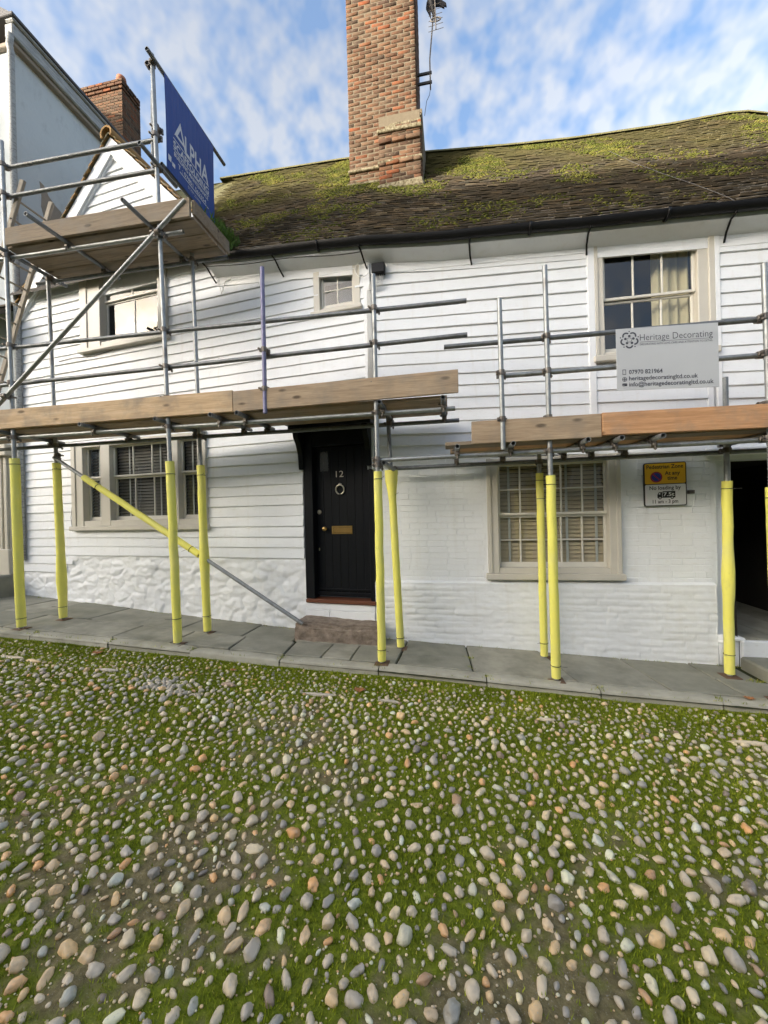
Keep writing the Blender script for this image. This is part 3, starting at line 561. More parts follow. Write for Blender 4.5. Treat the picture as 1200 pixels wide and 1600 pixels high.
# windows ------------------------------------------------------------
def window(fn, W, ops, meet, cols, rows, casing_d=0.035, casing='beige_paint', sash='sash_paint', sill=0.05, blind=None, curtain=False, depth=-0.05, proud=0.0, label=None, tape_x=()):
    x0, x1, z0, z1 = W; mb = MB(); d1 = casing_d
    zb = min(o[2] for o in ops); zt_ = max(o[3] for o in ops)
    xsn = [x0] + [v for o in ops for v in o[:2]] + [x1]
    for i in range(0, len(xsn), 2):
        a, b = xsn[i], xsn[i+1]; mid = 0 < i < len(xsn)-2
        dd = d1-0.008 if mid else d1
        mb.cbox(a, b, depth-0.05, dd, z0+sill, z1, 0.006, fn)
        if not mid and b-a > 0.1:       # moulded inner step
            if i == 0: mb.cbox(a-0.004, a+(b-a)*0.36, dd-0.01, dd+0.016, z0+sill+0.001, z1+0.003, 0.005, fn)
            else: mb.cbox(b-(b-a)*0.36, b+0.004, dd-0.01, dd+0.016, z0+sill+0.001, z1+0.003, 0.005, fn)
    for o in ops: mb.cbox(o[0]-0.001, o[1]+0.001, depth-0.05, d1-0.004, zt_, z1-0.001, 0.004, fn); mb.cbox(o[0]-0.001, o[1]+0.001, depth-0.05, d1-0.012, z0+sill-0.001, zb, 0.004, fn)
    win = mb.build('window', casing, house)
    if label: win['label'] = label
    mb = MB(); mb.cbox(x0-0.03, x1+0.03, depth-0.04, d1+0.05, z0-0.012, z0+sill, 0.008, fn); mb.build('sill', casing, win)
    for o, nc, nr in zip(ops, cols, rows):
        a, b, c, d = o; mid = meet; s_ = 0.030
        halves = [(mid, d, depth+0.012), (c, mid, depth-0.022)] if meet else [(c, d, depth+0.012)]
        for hi, (lo, hi_, dd) in enumerate(halves):
            mb = MB(); bt = 0.06 if (meet and hi == 1) or not meet else 0.032
            mb.cbox(a, a+s_, dd-0.016, dd+0.014, lo, hi_, 0.004, fn); mb.cbox(b-s_, b, dd-0.016, dd+0.014, lo, hi_, 0.004, fn)
            mb.cbox(a+s_, b-s_, dd-0.016, dd+0.012, lo, lo+bt, 0.004, fn); mb.cbox(a+s_, b-s_, dd-0.016, dd+0.012, hi_-s_, hi_, 0.004, fn)
            mb.build('sash', sash, win)
            ga, gb, gc, gd = a+s_, b-s_, lo+bt, hi_-s_
            for i in range(1, nc):
                x = ga+(gb-ga)*i/nc; mb = MB(); mb.cbox(x-0.010, x+0.010, dd-0.012, dd+0.011, gc, gd, 0.004, fn); mb.build('glazing_bar', sash, win)
            for j in range(1, nr):
                z = gc+(gd-gc)*j/nr; mb = MB(); mb.cbox(ga, gb, dd-0.011, dd+0.009, z-0.009, z+0.009, 0.004, fn); mb.build('glazing_bar', sash, win)
            for i in range(nc):
                for j in range(nr):
                    xa, xb = ga+(gb-ga)*i/nc, ga+(gb-ga)*(i+1)/nc; za_, zb_ = gc+(gd-gc)*j/nr, gc+(gd-gc)*(j+1)/nr
                    t1, t2 = random.uniform(-.0022, .0022), random.uniform(-.0022, .0022)
                    mb = MB(); mb.add([fn(xa, dd-t1, za_), fn(xb, dd-t2, za_), fn(xb, dd+t1, zb_), fn(xa, dd+t2, zb_)], [(0, 1, 2, 3)]); mb.build('pane', 'glass', win)
        if blind:
            nsl = int((d-c)/0.05); ang = R(62); w2 = 0.026
            mbs = MB(); dv = math.sin(ang)*w2; dh = math.cos(ang)*w2
            L2 = (b-a)/2-0.01
            p = lambda x, d_, z: fn((a+b)/2+x, depth-0.065+d_, z) - fn((a+b)/2, depth-0.065, 0)
            mbs.add([p(-L2, dh, -dv), p(L2, dh, -dv), p(L2, 0, 0.004), p(-L2, 0, 0.004), p(-L2, -dh, dv), p(L2, -dh, dv)], [(0, 1, 2, 3), (3, 2, 5, 4)])
            me = mbs.mesh('blind_slat', blind, True, (0, 0, 0))[0]
            for i in range(nsl): put('blind_slat', me, fn((a+b)/2, depth-0.065, c+0.03+0.05*i), win, (0, random.uniform(-.003, .003), 0))
            for tx in tape_x:
                if a < tx < b: mb = MB(); mb.cbox(tx-0.014, tx+0.014, depth-0.040, depth-0.038, c+0.05, d, 0.0005, fn); mb.build('blind_tape', 'blind_tape', win)
    if curtain:
        mb = MB(); a, b = ops[0][1]-0.36, ops[0][1]+0.02
        us = list(np.linspace(a, b, 40)); mb.grid(us, [zb-0.05, (zb+zt_)/2, zt_+0.05], lambda x, z: fn(x, depth-0.14 + 0.025*math.sin(x*62)+0.01*math.sin(x*23), z)); mb.build('curtain', 'curtain', win, True)
    # dark room behind
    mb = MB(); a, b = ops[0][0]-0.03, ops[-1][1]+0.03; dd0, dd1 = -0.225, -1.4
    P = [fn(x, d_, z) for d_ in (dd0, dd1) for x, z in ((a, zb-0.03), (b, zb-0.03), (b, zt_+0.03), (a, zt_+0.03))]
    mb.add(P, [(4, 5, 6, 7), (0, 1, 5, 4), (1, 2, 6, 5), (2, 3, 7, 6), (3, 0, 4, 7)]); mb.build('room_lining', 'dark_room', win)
    return win
window(WLf, ULW, [(-5.53, -4.36, 4.46, 5.84)], 5.13, [2], [1], casing_d=0.06, label='upper sash window with beige casing behind the scaffold platform')
window(WLf, SMW, [(-1.67, -1.20, 4.335, 4.80)], None, [2], [2], casing_d=0.03, sill=0.04, label='small four pane casement under the gutter')
window(WLf, LLW, [(-6.0, -5.62, 1.57, 2.78), (-5.42, -4.22, 1.57, 2.78), (-4.06, -3.70, 1.57, 2.78)], 2.27, [1, 3, 1], [1, 1, 1], casing_d=0.05, sill=0.06, blind='blind_dark', tape_x=(-5.80, -5.15, -4.52, -3.9), label='three light ground floor window with dark slatted blinds')
window(WRf, URW, [(1.80, 2.77, 3.40, 4.66)], 4.01, [3], [1], casing_d=0.022, curtain=True, sill=0.06, label='upper sash window with cream curtain')
window(WRf, LRW, [(0.56, 1.80, 0.885, 2.15)], 1.52, [5], [2], casing_d=0.03, sill=0.06, blind='blind_tan', tape_x=(0.70, 1.05, 1.37, 1.70), depth=-0.06, label='ground floor sash window with tan slatted blinds')

# front door -----------------------------------------------------------
mb = MB()
mb.cbox(-1.965, -1.835, -0.14, 0.045, 0.455, 2.74, 0.006, WLf); mb.cbox(-1.045, -0.985, -0.14, 0.045, 0.455, 2.74, 0.006, WLf); mb.cbox(-1.835, -1.045, -0.14, 0.04, 2.50, 2.74, 0.006, WLf)
mb.build('door_frame', 'black_paint', house)
mb = MB(); mb.cbox(-2.10, -0.90, 0.0, 0.30, 2.76, 2.83, 0.008, WLf); mb.cbox(-2.07, -0.93, 0.0, 0.25, 2.71, 2.76, 0.008, WLf)
for xa in (-2.02, -1.06): mb.prism([(0.03, 2.71), (0.22, 2.71), (0.20, 2.62), (0.13, 2.52), (0.085, 2.40), (0.06, 2.2), (0.03, 2.2)], lambda u, v, d: WLf(d, u, v), xa, xa+0.07)
mb.build('door_hood', 'black_paint', house, fixn=True)
mb = MB(); mb.cbox(-1.835, -1.045, -0.10, -0.085, 0.47, 2.50, 0.003, WLf); door = mb.build('door', 'black_paint', house)
for i in range(7):
    a = -1.833 + i*0.1125; mb = MB(); mb.cbox(a+0.0005, a+0.112, -0.086, -0.066, 0.475, 2.495, 0.003, WLf); mb.build('plank', 'black_paint', door)
mb = MB(); mb.cbox(-1.83, -1.05, -0.066, -0.03, 0.49, 0.535, 0.01, WLf); mb.cbox(-1.82, -1.06, -0.066, -0.045, 0.555, 0.58, 0.006, WLf); mb.build('weather_bar', 'black_paint', door)
mb = MB(); mb.cbox(-1.765, -1.645, -0.067, -0.060, 2.17, 2.44, 0.002, WLf); mb.build('pane', 'glass', door)
text_mesh('12', 0.12, 'pale_metal', lambda u, v, d: WLf(-1.535+u, -0.060, 2.085+v), width=0.11).build('number', 'pale_metal', door)
mb = MB(); mb.sweep([WLf(-1.475+0.058*math.sin(t), -0.045-0.004*math.cos(t), 1.915-0.062*math.cos(t)) for t in np.linspace(0.15, 2*math.pi-0.15, 26)], 0.0095, 10); mb.tube(WLf(-1.475, -0.07, 1.985), WLf(-1.475, -0.035, 1.985), 0.018, 12); mb.build('knocker', 'pale_metal', door, True)
mb = MB(); mb.tube(WLf(-1.70, -0.07, 1.392), WLf(-1.70, -0.03, 1.392), 0.016, 14); mb.sweep([WLf(-1.70, d, 1.392) for d in (-0.035, -0.028, -0.012, 0.004, 0.012)], 0.03, 14, [0.014, 0.028, 0.034, 0.027, 0.008]); mb.build('knob', 'brass', door, True)
mb = MB(); mb.tube(WLf(-1.79, -0.07, 1.62), WLf(-1.79, -0.052, 1.62), 0.030, 16); mb.tube(WLf(-1.79, -0.052, 1.62), WLf(-1.79, -0.044, 1.62), 0.016, 14); mb.build('lock', 'pale_metal', door)
mb = MB(); mb.cbox(-1.81, -1.795, -0.07, -0.055, 1.09, 1.13, 0.003, WLf); mb.build('lock', 'pale_metal', door)
mb = MB()
for a, b, c, d in ((-1.612, -1.585, 1.318, 1.428), (-1.345, -1.318, 1.318, 1.428), (-1.585, -1.345, 1.318, 1.338), (-1.585, -1.345, 1.405, 1.428)): mb.cbox(a, b, -0.067, -0.054, c, d, 0.003, WLf)
mb.cbox(-1.583, -1.347, -0.067, -0.060, 1.34, 1.403, 0.003, WLf); mb.build('letter_box', 'brass', door)
mb = MB(); mb.cbox(-1.955, -0.97, -0.14, 0.075, 0.405, 0.455, 0.008, WLf); mb.build('threshold', 'hardwood', house)
mb = MB(); mb.cbox(-1.95, -0.985, -0.14, 0.05, 0.315, 0.403, 0.006, WLf, 0.002); mb.cbox(-1.97, -1.62, -0.14, 0.06, 0.20, 0.312, 0.006, WLf, 0.002); mb.cbox(-1.615, -0.985, -0.14, 0.06, 0.20, 0.312, 0.006, WLf, 0.002); mb.cbox(-1.96, -0.99, -0.14, 0.055, -0.1, 0.199, 0.006, WLf); mb.build('door_base', 'white_masonry', house)
# stone step at the door
nx, ny = 44, 22; mb = MB()
def stone_pt(u, v, w_):      # unit cube coordinates -> rounded hewn block
    x = -1.97 + 1.07*u; y0 = 4.53 - 0.02*math.sin(u*3); y = y0 + (wallY(x)-0.05-y0)*v; zb = pave_z(x, 4.6)-0.03; zt_ = 0.222 + 0.012*math.sin(u*5+1)
    z = zb + (zt_-zb)*w_; r = 0.05
    if w_ > 0.8 and v < 0.15: y += 0.022; z -= 0.008
    nn = fbm(x*6, z*7+y*6, 3, 4); n2_ = fbm(x*21, z*21+y*21, 6, 3)
    return (x + 0.010*fbm(y*9, z*9, 1, 3), y + 0.016*nn + 0.007*n2_, z + (0.010*fbm(x*4, y*5, 2, 3) if w_ > 0.9 else 0.01*n2_))
us = list(np.linspace(0, 1, nx))
mb.grid(us, list(np.linspace(0, 1, 16)), lambda u, w_: stone_pt(u, 0, w_)); mb.grid(us, list(np.linspace(0, 1, ny)), lambda u, v: stone_pt(u, v, 1))
mb.grid(list(np.linspace(1, 0, ny)), list(np.linspace(0, 1, 16)), lambda v, w_: stone_pt(0, v, w_)); mb.grid(list(np.linspace(0, 1, ny)), list(np.linspace(0, 1, 16)), lambda v, w_: stone_pt(1, v, w_))
o = mb.build('stone_step', 'sandstone'); smooth_angle(o, 60); tag(o, 'rough brown stone step below the black front door', 'step')

# passage at the right --------------------------------------------------
mb = MB(); mb.cbox(2.862, 3.10, -0.24, -0.055, 0.11, 2.12, 0.01, WRf); mb.build('pilaster', 'white_masonry', house)
mb = MB(); mb.cbox(2.862, 3.16, -0.24, 0.02, 0.075, 0.115, 0.012, WRf); mb.cbox(2.862, 3.12, -0.24, -0.02, -0.4, 0.075, 0.01, WRf); mb.build('ledge', 'white_masonry', house)
mb = MB(); mb.cbox(2.80, 4.5, -0.2, 0.05, 2.14, 2.22, 0.006, WRf); mb.build('lintel', 'white_trim', house)
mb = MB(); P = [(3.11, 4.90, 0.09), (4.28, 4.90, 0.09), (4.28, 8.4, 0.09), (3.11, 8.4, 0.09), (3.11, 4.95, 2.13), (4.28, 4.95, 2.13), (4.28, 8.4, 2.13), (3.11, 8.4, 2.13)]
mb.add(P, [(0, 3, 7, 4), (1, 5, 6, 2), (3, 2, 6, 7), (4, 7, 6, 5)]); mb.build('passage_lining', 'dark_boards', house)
for i in range(6):
    a = 3.115 + i*0.195; mb = MB(); mb.cbox(a, a+0.19, 4.90, 7.6, 0.05, 0.10+random.uniform(0, .006), 0.004); mb.build('floor_board', 'paving_stone', house)
mb = MB(); mb.cbox(3.12, 4.5, 4.84, 4.90, -0.3, 0.085, 0.01); mb.build('passage_riser', 'white_masonry', house)
mb = MB(); mb.cbox(3.08, 4.6, 4.44, 4.84, -0.34, -0.075, 0.02, None, 0.006); o = mb.build('stone_step', 'paving_stone'); tag(o, 'grey stone step in front of the dark passage', 'step')
mb = MB(); mb.sweep([(2.885, 4.80, 0.16), (2.885, 4.785, 0.135), (2.885, 4.785, 0.10), (2.885, 4.785, -0.16)], 0.026, 12, [0.03, 0.03, 0.026, 0.026]); mb.tube((2.885, 4.785, 0.115), (2.885, 4.785, 0.075), 0.033, 12); mb.build('waste_pipe', 'white_trim', house, True)

# main roof ---------------------------------------------------------------
RIDGE = [(-7.8, 9.15), (-5.1, 9.12), (-1.97, 9.03), (-0.36, 8.86), (1.33, 8.69), (2.5, 8.6), (4.15, 8.54), (5.2, 8.56), (6.0, 8.3)]
EZ = [(-7.8, 5.45), (-3.35, 5.22)] + EAVE[1:] + [(6.2, 4.58)]
RY = 7.9
def roof_pt(x, s, h=0.0):           # s 0 eaves .. 1 ridge, h proud of the deck
    y0 = wallY(x)-0.21; z0 = interp(x, EZ)+0.075; z1 = interp(x, RIDGE)
    y = y0 + (RY-y0)*s; z = z0 + (z1-z0)*s - 0.07*math.sin(math.pi*s) + 0.025*noise.noise(Vector((x*0.8, s*3, 2)))
    sl = math.atan2(z1-z0, RY-y0); return Vector((x, y - math.sin(sl)*h, z + math.cos(sl)*h))
mb = MB(); ux = list(np.linspace(-7.5, 5.7, 54)); mb.grid(ux, list(np.linspace(0, 1, 14)), lambda x, s: roof_pt(x, s, -0.03)); mb.grid(ux, [0, 1], lambda x, t: (x, RY+3.1*t, interp(x, RIDGE)-3.9*t-0.02))
roof = mb.build('roof', 'roof_tile_mass', house)
SL = 4.95; rows_n = 45; single = []
tile_me = []
def tile_geo(x, s, w_, j=None):
    # flat plain tile, slightly cambered and never quite level
    th = 0.014 + random.uniform(0, .006); L = 0.165/SL; a = x-w_/2+0.0015; b = x+w_/2-0.0015; t0 = random.uniform(-.004, .004); tl = random.uniform(-.35, .35)*0.012; lift = random.uniform(0, .010)
    s0, s1 = s + random.uniform(-.0012, .0012), min(1.0, s+L)
    m_ = (a+b)/2; cam_ = random.uniform(.0, .005)
    P = [roof_pt(a, s0+tl/SL, 0.036+lift+t0), roof_pt(m_, s0, 0.036+lift+cam_), roof_pt(b, s0-tl/SL, 0.036+lift-t0), roof_pt(b, s1, 0.006), roof_pt(m_, s1, 0.006+cam_), roof_pt(a, s1, 0.006)]
    Q = [roof_pt(a, s0+tl/SL, 0.036+lift+t0-th), roof_pt(m_, s0, 0.036+lift+cam_-th), roof_pt(b, s0-tl/SL, 0.036+lift-t0-th), roof_pt(b, s1, 0.0), roof_pt(a, s1, 0.0)]
    return P+Q, [(0, 1, 4, 5), (1, 2, 3, 4), (6, 7, 1, 0), (7, 8, 2, 1), (8, 9, 3, 2), (6, 0, 5, 10)]
mass = MB(); nsing = 0
for r_ in range(rows_n):
    s = r_/rows_n; x = -4.6 + (0.083 if r_ % 2 else 0)
    while x < 5.65:
        w_ = 0.165 + random.uniform(-.006, .006); x += w_; y_ = roof_pt(x, s).y
        if -1.75 < x < -0.3 and 6.62 < y_ < 7.75: continue
        zz = roof_pt(x, s).z
        if x < -3.0 and zz < GAP_Z - abs(x-GAP_X)*GS - 0.02: continue      # below the gable roof
        V, F = tile_geo(x-w_/2, s, w_)
        if nsing < 300 and r_ < 6 and -3.3 < x < 4.6:
            MB().add(V, F).build('roof_tile', 'roof_tile_single', roof); nsing += 1
        else: mass.tag = random.uniform(0.001, 1); mass.add(V, F)
o = mass.build('roof_tile', 'roof_tile_mass', roof); o['kind'] = 'stuff'
# ridge tiles
n = 0; x = -4.9
while x < 5.5:
    L = 0.30; mb = MB(); vs = []
    for k, xx in enumerate((x, x+L+0.01)):
        for j in range(9):
            t = math.pi*j/8; vs.append((xx, RY+0.0-math.cos(t)*0.11, interp(xx, RIDGE)-0.03+math.sin(t)*0.085+random.uniform(-.003, .003)))
    mb.add(vs, [(j, j+1, 9+j+1, 9+j) for j in range(8)] + [tuple(range(9)), tuple(range(9, 18))[::-1]]); mb.build('ridge_tile', 'roof_tile_mass', roof, fixn=True); x += L
# moss cushions on the tiles
ico = None
import bmesh
def ico_np(sub):
    bm = bmesh.new(); bmesh.ops.create_icosphere(bm, subdivisions=sub, radius=1); bm.verts.ensure_lookup_table()
    v = np.array([q.co[:] for q in bm.verts]); f = np.array([[q.index for q in p.verts] for p in bm.faces]); bm.free(); return v, f
def scatter_mesh(name, tmpl, xf, mat, rnd_vals, parent, smooth=True):
    """many small copies of template solids joined into one mesh; xf = list of (index, 3x3, loc)"""
    V = []; Fc = []; A = []; k = 0
    for (i, M, loc), rv in zip(xf, rnd_vals):
        v, f = tmpl[i]; V.append(v @ M.T + loc); Fc.append(f+k); k += len(v); A.append(np.full(len(v), rv, np.float32))
    V = np.concatenate(V); Fc = np.concatenate(Fc); A = np.concatenate(A); c = V.mean(0)
    me = bpy.data.meshes.new(name); nf = len(Fc); me.vertices.add(len(V)); me.vertices.foreach_set('co', (V-c).astype(np.float32).ravel())
    me.loops.add(nf*3); me.loops.foreach_set('vertex_index', Fc.astype(np.int32).ravel()); me.polygons.add(nf)
    me.polygons.foreach_set('loop_start', np.arange(0, nf*3, 3, dtype=np.int32))
    me.materials.append(MATS[mat]); at = me.attributes.new('rnd', 'FLOAT', 'POINT'); at.data.foreach_set('value', A)
    me.update(calc_edges=True); me.validate()
    if smooth: me.shade_smooth()
    return put(name, me, c, parent)
v1, f1 = ico_np(1); blobs = []
for k in range(5): blobs.append((v1*(1+0.35*(rng.random((len(v1), 1))-.5)), f1))
xf = []; tries = 0
while len(xf) < 15000 and tries < 220000:
    tries += 1; x = random.uniform(-4.2, 5.6); s = random.random()
    if random.random() > 0.12 + 0.9*s**1.1: continue
    v = 0.5+0.75*fbm(x*0.9+7, s*4, 3, 4) + 0.28*math.exp(-((x+0.9)**2/2.2+(s-0.55)**2/0.06)) - 0.12
    if random.random() > max(0, min(1, (v-0.42)*3.0)): continue
    p = roof_pt(x, s, 0.035)
    if -1.7 < x < -0.35 and 6.7 < p.y < 7.7: continue
    if x < -3.0 and p.z < GAP_Z-abs(x-GAP_X)*GS: continue
    q = random.uniform(0.006, 0.014)*(1.7 if random.random() < 0.06 else 1); M = np.diag([q*random.uniform(0.9, 2.0), q, q*0.6]); xf.append((random.randrange(5), M, np.array(p)))
o = scatter_mesh('moss', blobs, xf, 'roof_moss', rng.random(len(xf)), roof); o['kind'] = 'stuff'
# cable lying down the slope
mb = MB(); mb.sweep([roof_pt(x, s, 0.05) for x, s in ((2.72, 0.72), (2.80, 0.52), (2.88, 0.34), (2.95, 0.18), (2.99, 0.07), (3.0, 0.02))] + [Vector((2.98, 4.58, 4.74)), Vector((2.9, 4.56, 4.73)), Vector((2.82, 4.60, 4.78))], 0.0028, 6); mb.build('cable', 'cable_grey', house, True)

# gable over the left bay -----------------------------------------------------
def gable_roof(side):
    mb = MB(); sgn = -1 if side < 0 else 1
    Yr = 8.2
    f = lambda r, t: Vector((GAP_X + sgn*r, wallY(GAP_X+sgn*r)-0.10 + (Yr-wallY(GAP_X)+0.1)*t, GAP_Z+0.06-GS*r))
    mb.grid([0, 1.1, 2.2] if sgn > 0 else [2.2, 1.1, 0], [0, 1], f); o = mb.build('gable_roof', 'roof_tile_mass', house)
    m2 = MB()
    for i in range(22):
        r0 = 0.06 + i*0.10; t = 0.0
        for j in range(19):
            y0 = 0.0 + 0.165*j + (0.08 if i % 2 else 0); m2.tag = random.uniform(.001, 1)
            ra, rb = r0+0.10+random.uniform(-.004, .004), r0-0.06
            if ra > 2.2 and sgn < 0: continue
            P = []
            for r, h in ((ra, 0.034+random.uniform(0, .008)), (max(0, rb), 0.008)):
                for yy in (y0, y0+0.162):
                    x = GAP_X+sgn*r; P.append(Vector((x, wallY(x)-0.13+yy, GAP_Z+0.06-GS*r+h)))
            Q = [p-Vector((sgn*0.010, 0, 0.013)) for p in P]; m2.add(P+Q, [(0, 1, 3, 2), (4, 5, 1, 0), (0, 2, 6, 4), (1, 5, 7, 3)])
    m2.build('roof_tile', 'roof_tile_mass', o, fixn=True)['kind'] = 'stuff'
    # bargeboard and verge
    fn = lambda r, z, d: WLf(GAP_X+sgn*r, d, z); b = MB(); top = GAP_Z+0.03
    poly = [(0, top), (2.22, top-GS*2.22), (2.22, top-GS*2.22-0.27), (0, top-0.27)]
    b.prism(poly if sgn > 0 else poly[::-1], fn, 0.055, 0.085); bb = b.build('bargeboard', 'white_trim', house, fixn=True)
    b = MB(); poly = [(0, top-0.20), (2.16, top-0.20-GS*2.16), (2.16, top-0.30-GS*2.16), (0, top-0.30)]; b.prism(poly if sgn > 0 else poly[::-1], fn, 0.0, 0.056); b.build('bargeboard_moulding', 'white_trim', bb, fixn=True)
    for i in range(22):
        r0 = 0.02+i*0.10; b = MB(); dz = random.uniform(-.006, .012); ln = 0.15+random.uniform(-.02, .02)
        P = [(r0, top+0.018-GS*r0+dz), (r0+ln*0.72, top+0.018-GS*(r0+ln*0.72)+dz+0.028), (r0+ln*0.72, top+0.04-GS*(r0+ln*0.72)+dz+0.034), (r0, top+0.036-GS*r0+dz)]
        b.prism(P if sgn > 0 else P[::-1], fn, -0.15, 0.115+random.uniform(-.012, .012)); b.build('verge_tile', 'verge_tile', o, fixn=True)
gable_roof(-1); gable_roof(1)
mb = MB(); ap = [(0.118*math.cos(t), 0.118*math.sin(t)) for t in np.linspace(-0.5, math.pi+0.5, 13)] + [(0.088*math.cos(t), 0.088*math.sin(t)) for t in np.linspace(math.pi+0.5, -0.5, 13)]
n_ = len(ap); vs = [WLf(GAP_X+u, 0.16, GAP_Z+0.03+v) for u, v in ap] + [WLf(GAP_X+u, -2.5, GAP_Z+0.03+v) for u, v in ap]
mb.add(vs, [(i, (i+1) % n_, n_+(i+1) % n_, n_+i) for i in range(n_)] + [(i, i+1, n_-2-i, n_-1-i) for i in range(12)]); mb.build('gable_ridge_tile', 'verge_tile', house, fixn=True)
# ferns in the valley
mb = MB()
for i in range(520):
    x = random.uniform(-3.28, -2.86); base = Vector((x, random.uniform(4.72, 5.02), 5.30+random.uniform(-.05, .35)-(x+3.1)*0.7)); mb.tag = random.uniform(.01, 1)
    d = Vector((random.uniform(-.5, 1), random.uniform(-1, .2), random.uniform(-.2, 1))).normalized(); L = random.uniform(.05, .14); s_ = d.orthogonal().normalized()*0.014; mb.add([base-s_, base+s_, base+d*L], [(0, 1, 2)])
o = tag(mb.build('plant', 'fern_leaf'), 'tuft of green plants in the roof valley beside the gable', 'plant')

# main chimney ---------------------------------------------------------------------
CX0, CX1, CYF, CYB = -1.67, -0.43, 6.70, 7.70
mb = MB(); mb.cbox(CX0+0.012, CX1-0.012, CYF+0.007, CYB, 7.0, 11.7, 0.004); mb.cbox(-1.07, -0.37, 6.448, 6.72, 6.6, 8.32, 0.004); mb.cbox(-0.45, -0.34, 6.62, 7.60, 6.8, 8.5, 0.004)
chim = mb.build('chimney', 'mortar', house); chim['label'] = 'tall old brick chimney stack rising through the roof'
bv = []
for k in range(8):
    for L in (0.112, 0.053): m1 = MB(); m1.cbox(-L, L, -0.03, 0.03, -0.0325, 0.0325, 0.007, None, 0.003); me = m1.mesh('brick', 'brick_single', False, (0, 0, 0))[0]; me.shade_smooth(); me.set_sharp_from_angle(angle=R(60)); bv.append(me)
side = MB(); nb = 0
for r_ in range(61):
    z = 7.28 + r_*0.0735; x = CX0 + 0.0; k = 0; lean = 0.0
    pat = [0.115, 0.23, 0.23, 0.23, 0.23, 0.205] if r_ % 2 else [0.23, 0.23, 0.23, 0.23, 0.23, 0.09]
    for i, wd in enumerate(pat):
        cx = x+wd/2; x += wd
        if z < 8.6 and -1.05 < cx-wd/2 and False: continue
        if z < 7.50 and cx > -1.1: continue
        if z < 10.85:
            L = 0.112 if wd > 0.15 else 0.053
            put('brick', bv[2*random.randrange(8)+(0 if wd > 0.15 else 1)], (cx, CYF+0.03+random.uniform(-.005, .004), z+random.uniform(-.003, .003)), chim, (random.uniform(-.03, .03), random.uniform(-.02, .02), random.uniform(-.02, .02)), ((wd-0.017)/(2*L), 1, random.uniform(.86, .96))); nb += 1
        else: side.tag = random.uniform(.001, 1); side.cbox(cx-wd/2+.006, cx+wd/2-.006, CYF, CYF+0.06, z-.032, z+.032, 0.006)
    for yk in range(4):
        for xx in (CX0, CX1):
            y = CYF+0.065+yk*0.23+(0.1 if r_ % 2 else 0); side.tag = random.uniform(.001, 1); side.cbox(xx-0.03 if xx > -1 else xx, xx if xx > -1 else xx+0.03, y+.005, min(CYB, y+0.22), z-.032, z+.032, 0.006, None, 0.002)
# front buttress with stepped, lichen-covered weathering
for r_ in range(14):
    z = 7.06 + r_*0.0735; x = -1.085 + (0.0 if r_ % 2 else -0.0); pat = [0.235, 0.235, 0.25] if r_ % 2 else [0.12, 0.235, 0.235, 0.13]
    fy = 6.44 - (0.022 if r_ in (6,) else 0) - (0.035 if r_ == 11 else 0)
    for wd in pat:
        cx = x+wd/2; x += wd; L = 0.112 if wd > 0.15 else 0.053
        put('brick', bv[2*random.randrange(8)+(0 if wd > 0.15 else 1)], (cx, fy+0.03+random.uniform(-.004, .004), z), chim, (0, random.uniform(-.02, .02), random.uniform(-.02, .02)), ((wd-0.012)/(2*L), 1, 1))
    for yk in range(2): side.tag = random.uniform(.001, 1); side.cbox(-0.40, -0.355, 6.47+yk*0.2, 6.66+yk*0.2, z-.031, z+.031, .006)
lich = MB()
for r_ in range(8):
    z = 8.085 + r_*0.062; y = 6.415 + r_*0.036; x = -1.09
    while x < -0.36: wd = random.uniform(.10, .2); wd = min(wd, -0.35-x); side.tag = random.uniform(.001, 1); (lich if random.random() < .5 else side).cbox(x+.004, x+wd-.004, y+random.uniform(-.010, .006), 6.74, z-.028, z+.03, .008, None, .004); x += wd
lich.cbox(-1.10, -0.345, 6.405, 6.5, 8.04-0.03, 8.04+0.035, .01, None, .004); lich.cbox(-1.68, -1.08, 6.66, 6.75, 7.66, 7.715, .01, None, .004); lich.cbox(-1.10, -0.34, 6.42, 6.5, 7.50, 7.56, .012, None, .004)
lich.build('weathering', 'lichen_brick', chim)
o = side.build('brick', 'brick_mass', chim); o['kind'] = 'stuff'
mb = MB(); mb.cbox(-1.12, -0.32, 6.33, 6.50, 6.96, 7.10, .03, None, .012); mb.cbox(-1.7, -1.08, 6.60, 6.74, 7.36, 7.42, .02, None, .01); mb.build('flashing', 'lichen_brick', chim)

# gutter --------------------------------------------------------------------------
mb = MB(); gx = list(np.linspace(-3.42, KX0, 9)) + list(np.linspace(KX0+.05, 5.6, 20)); vs = []; n = 9
for x in gx:
    y = wallY(x)-0.255; z = interp(x, EAVE)+0.045 + 0.006*math.sin(x*3)
    for j in range(n): t = math.pi + math.pi*j/(n-1); vs.append((x, y+0.062*math.cos(t), z+0.075*math.sin(t)))
    for j in range(n): t = 2*math.pi - math.pi*j/(n-1); vs.append((x, y+0.056*math.cos(t), z+0.068*math.sin(t)))
k = 2*n; mb.add(vs, [(i*k+j, (i+1)*k+j, (i+1)*k+(j+1) % k, i*k+(j+1) % k) for i in range(len(gx)-1) for j in range(k)] + [tuple(range(n)), tuple((len(gx)-1)*k+j for j in range(n))[::-1]])
gut = mb.build('gutter', 'black_plastic', house, fixn=True); smooth_angle(gut, 50)
for x in (-3.3, -2.2, -0.99, 0.31, 1.62, 3.03, 4.4):
    f = WLf if x < KX0 else WRf; z = interp(x, EAVE); mb = MB()
    mb.sweep([f(x, 0.03, z-0.20), f(x-0.02, 0.10, z-0.13), f(x-0.03, 0.19, z-0.055), f(x-0.03, 0.28, z-0.04)], 0.011, 7); mb.build('bracket', 'black_plastic', gut, True)
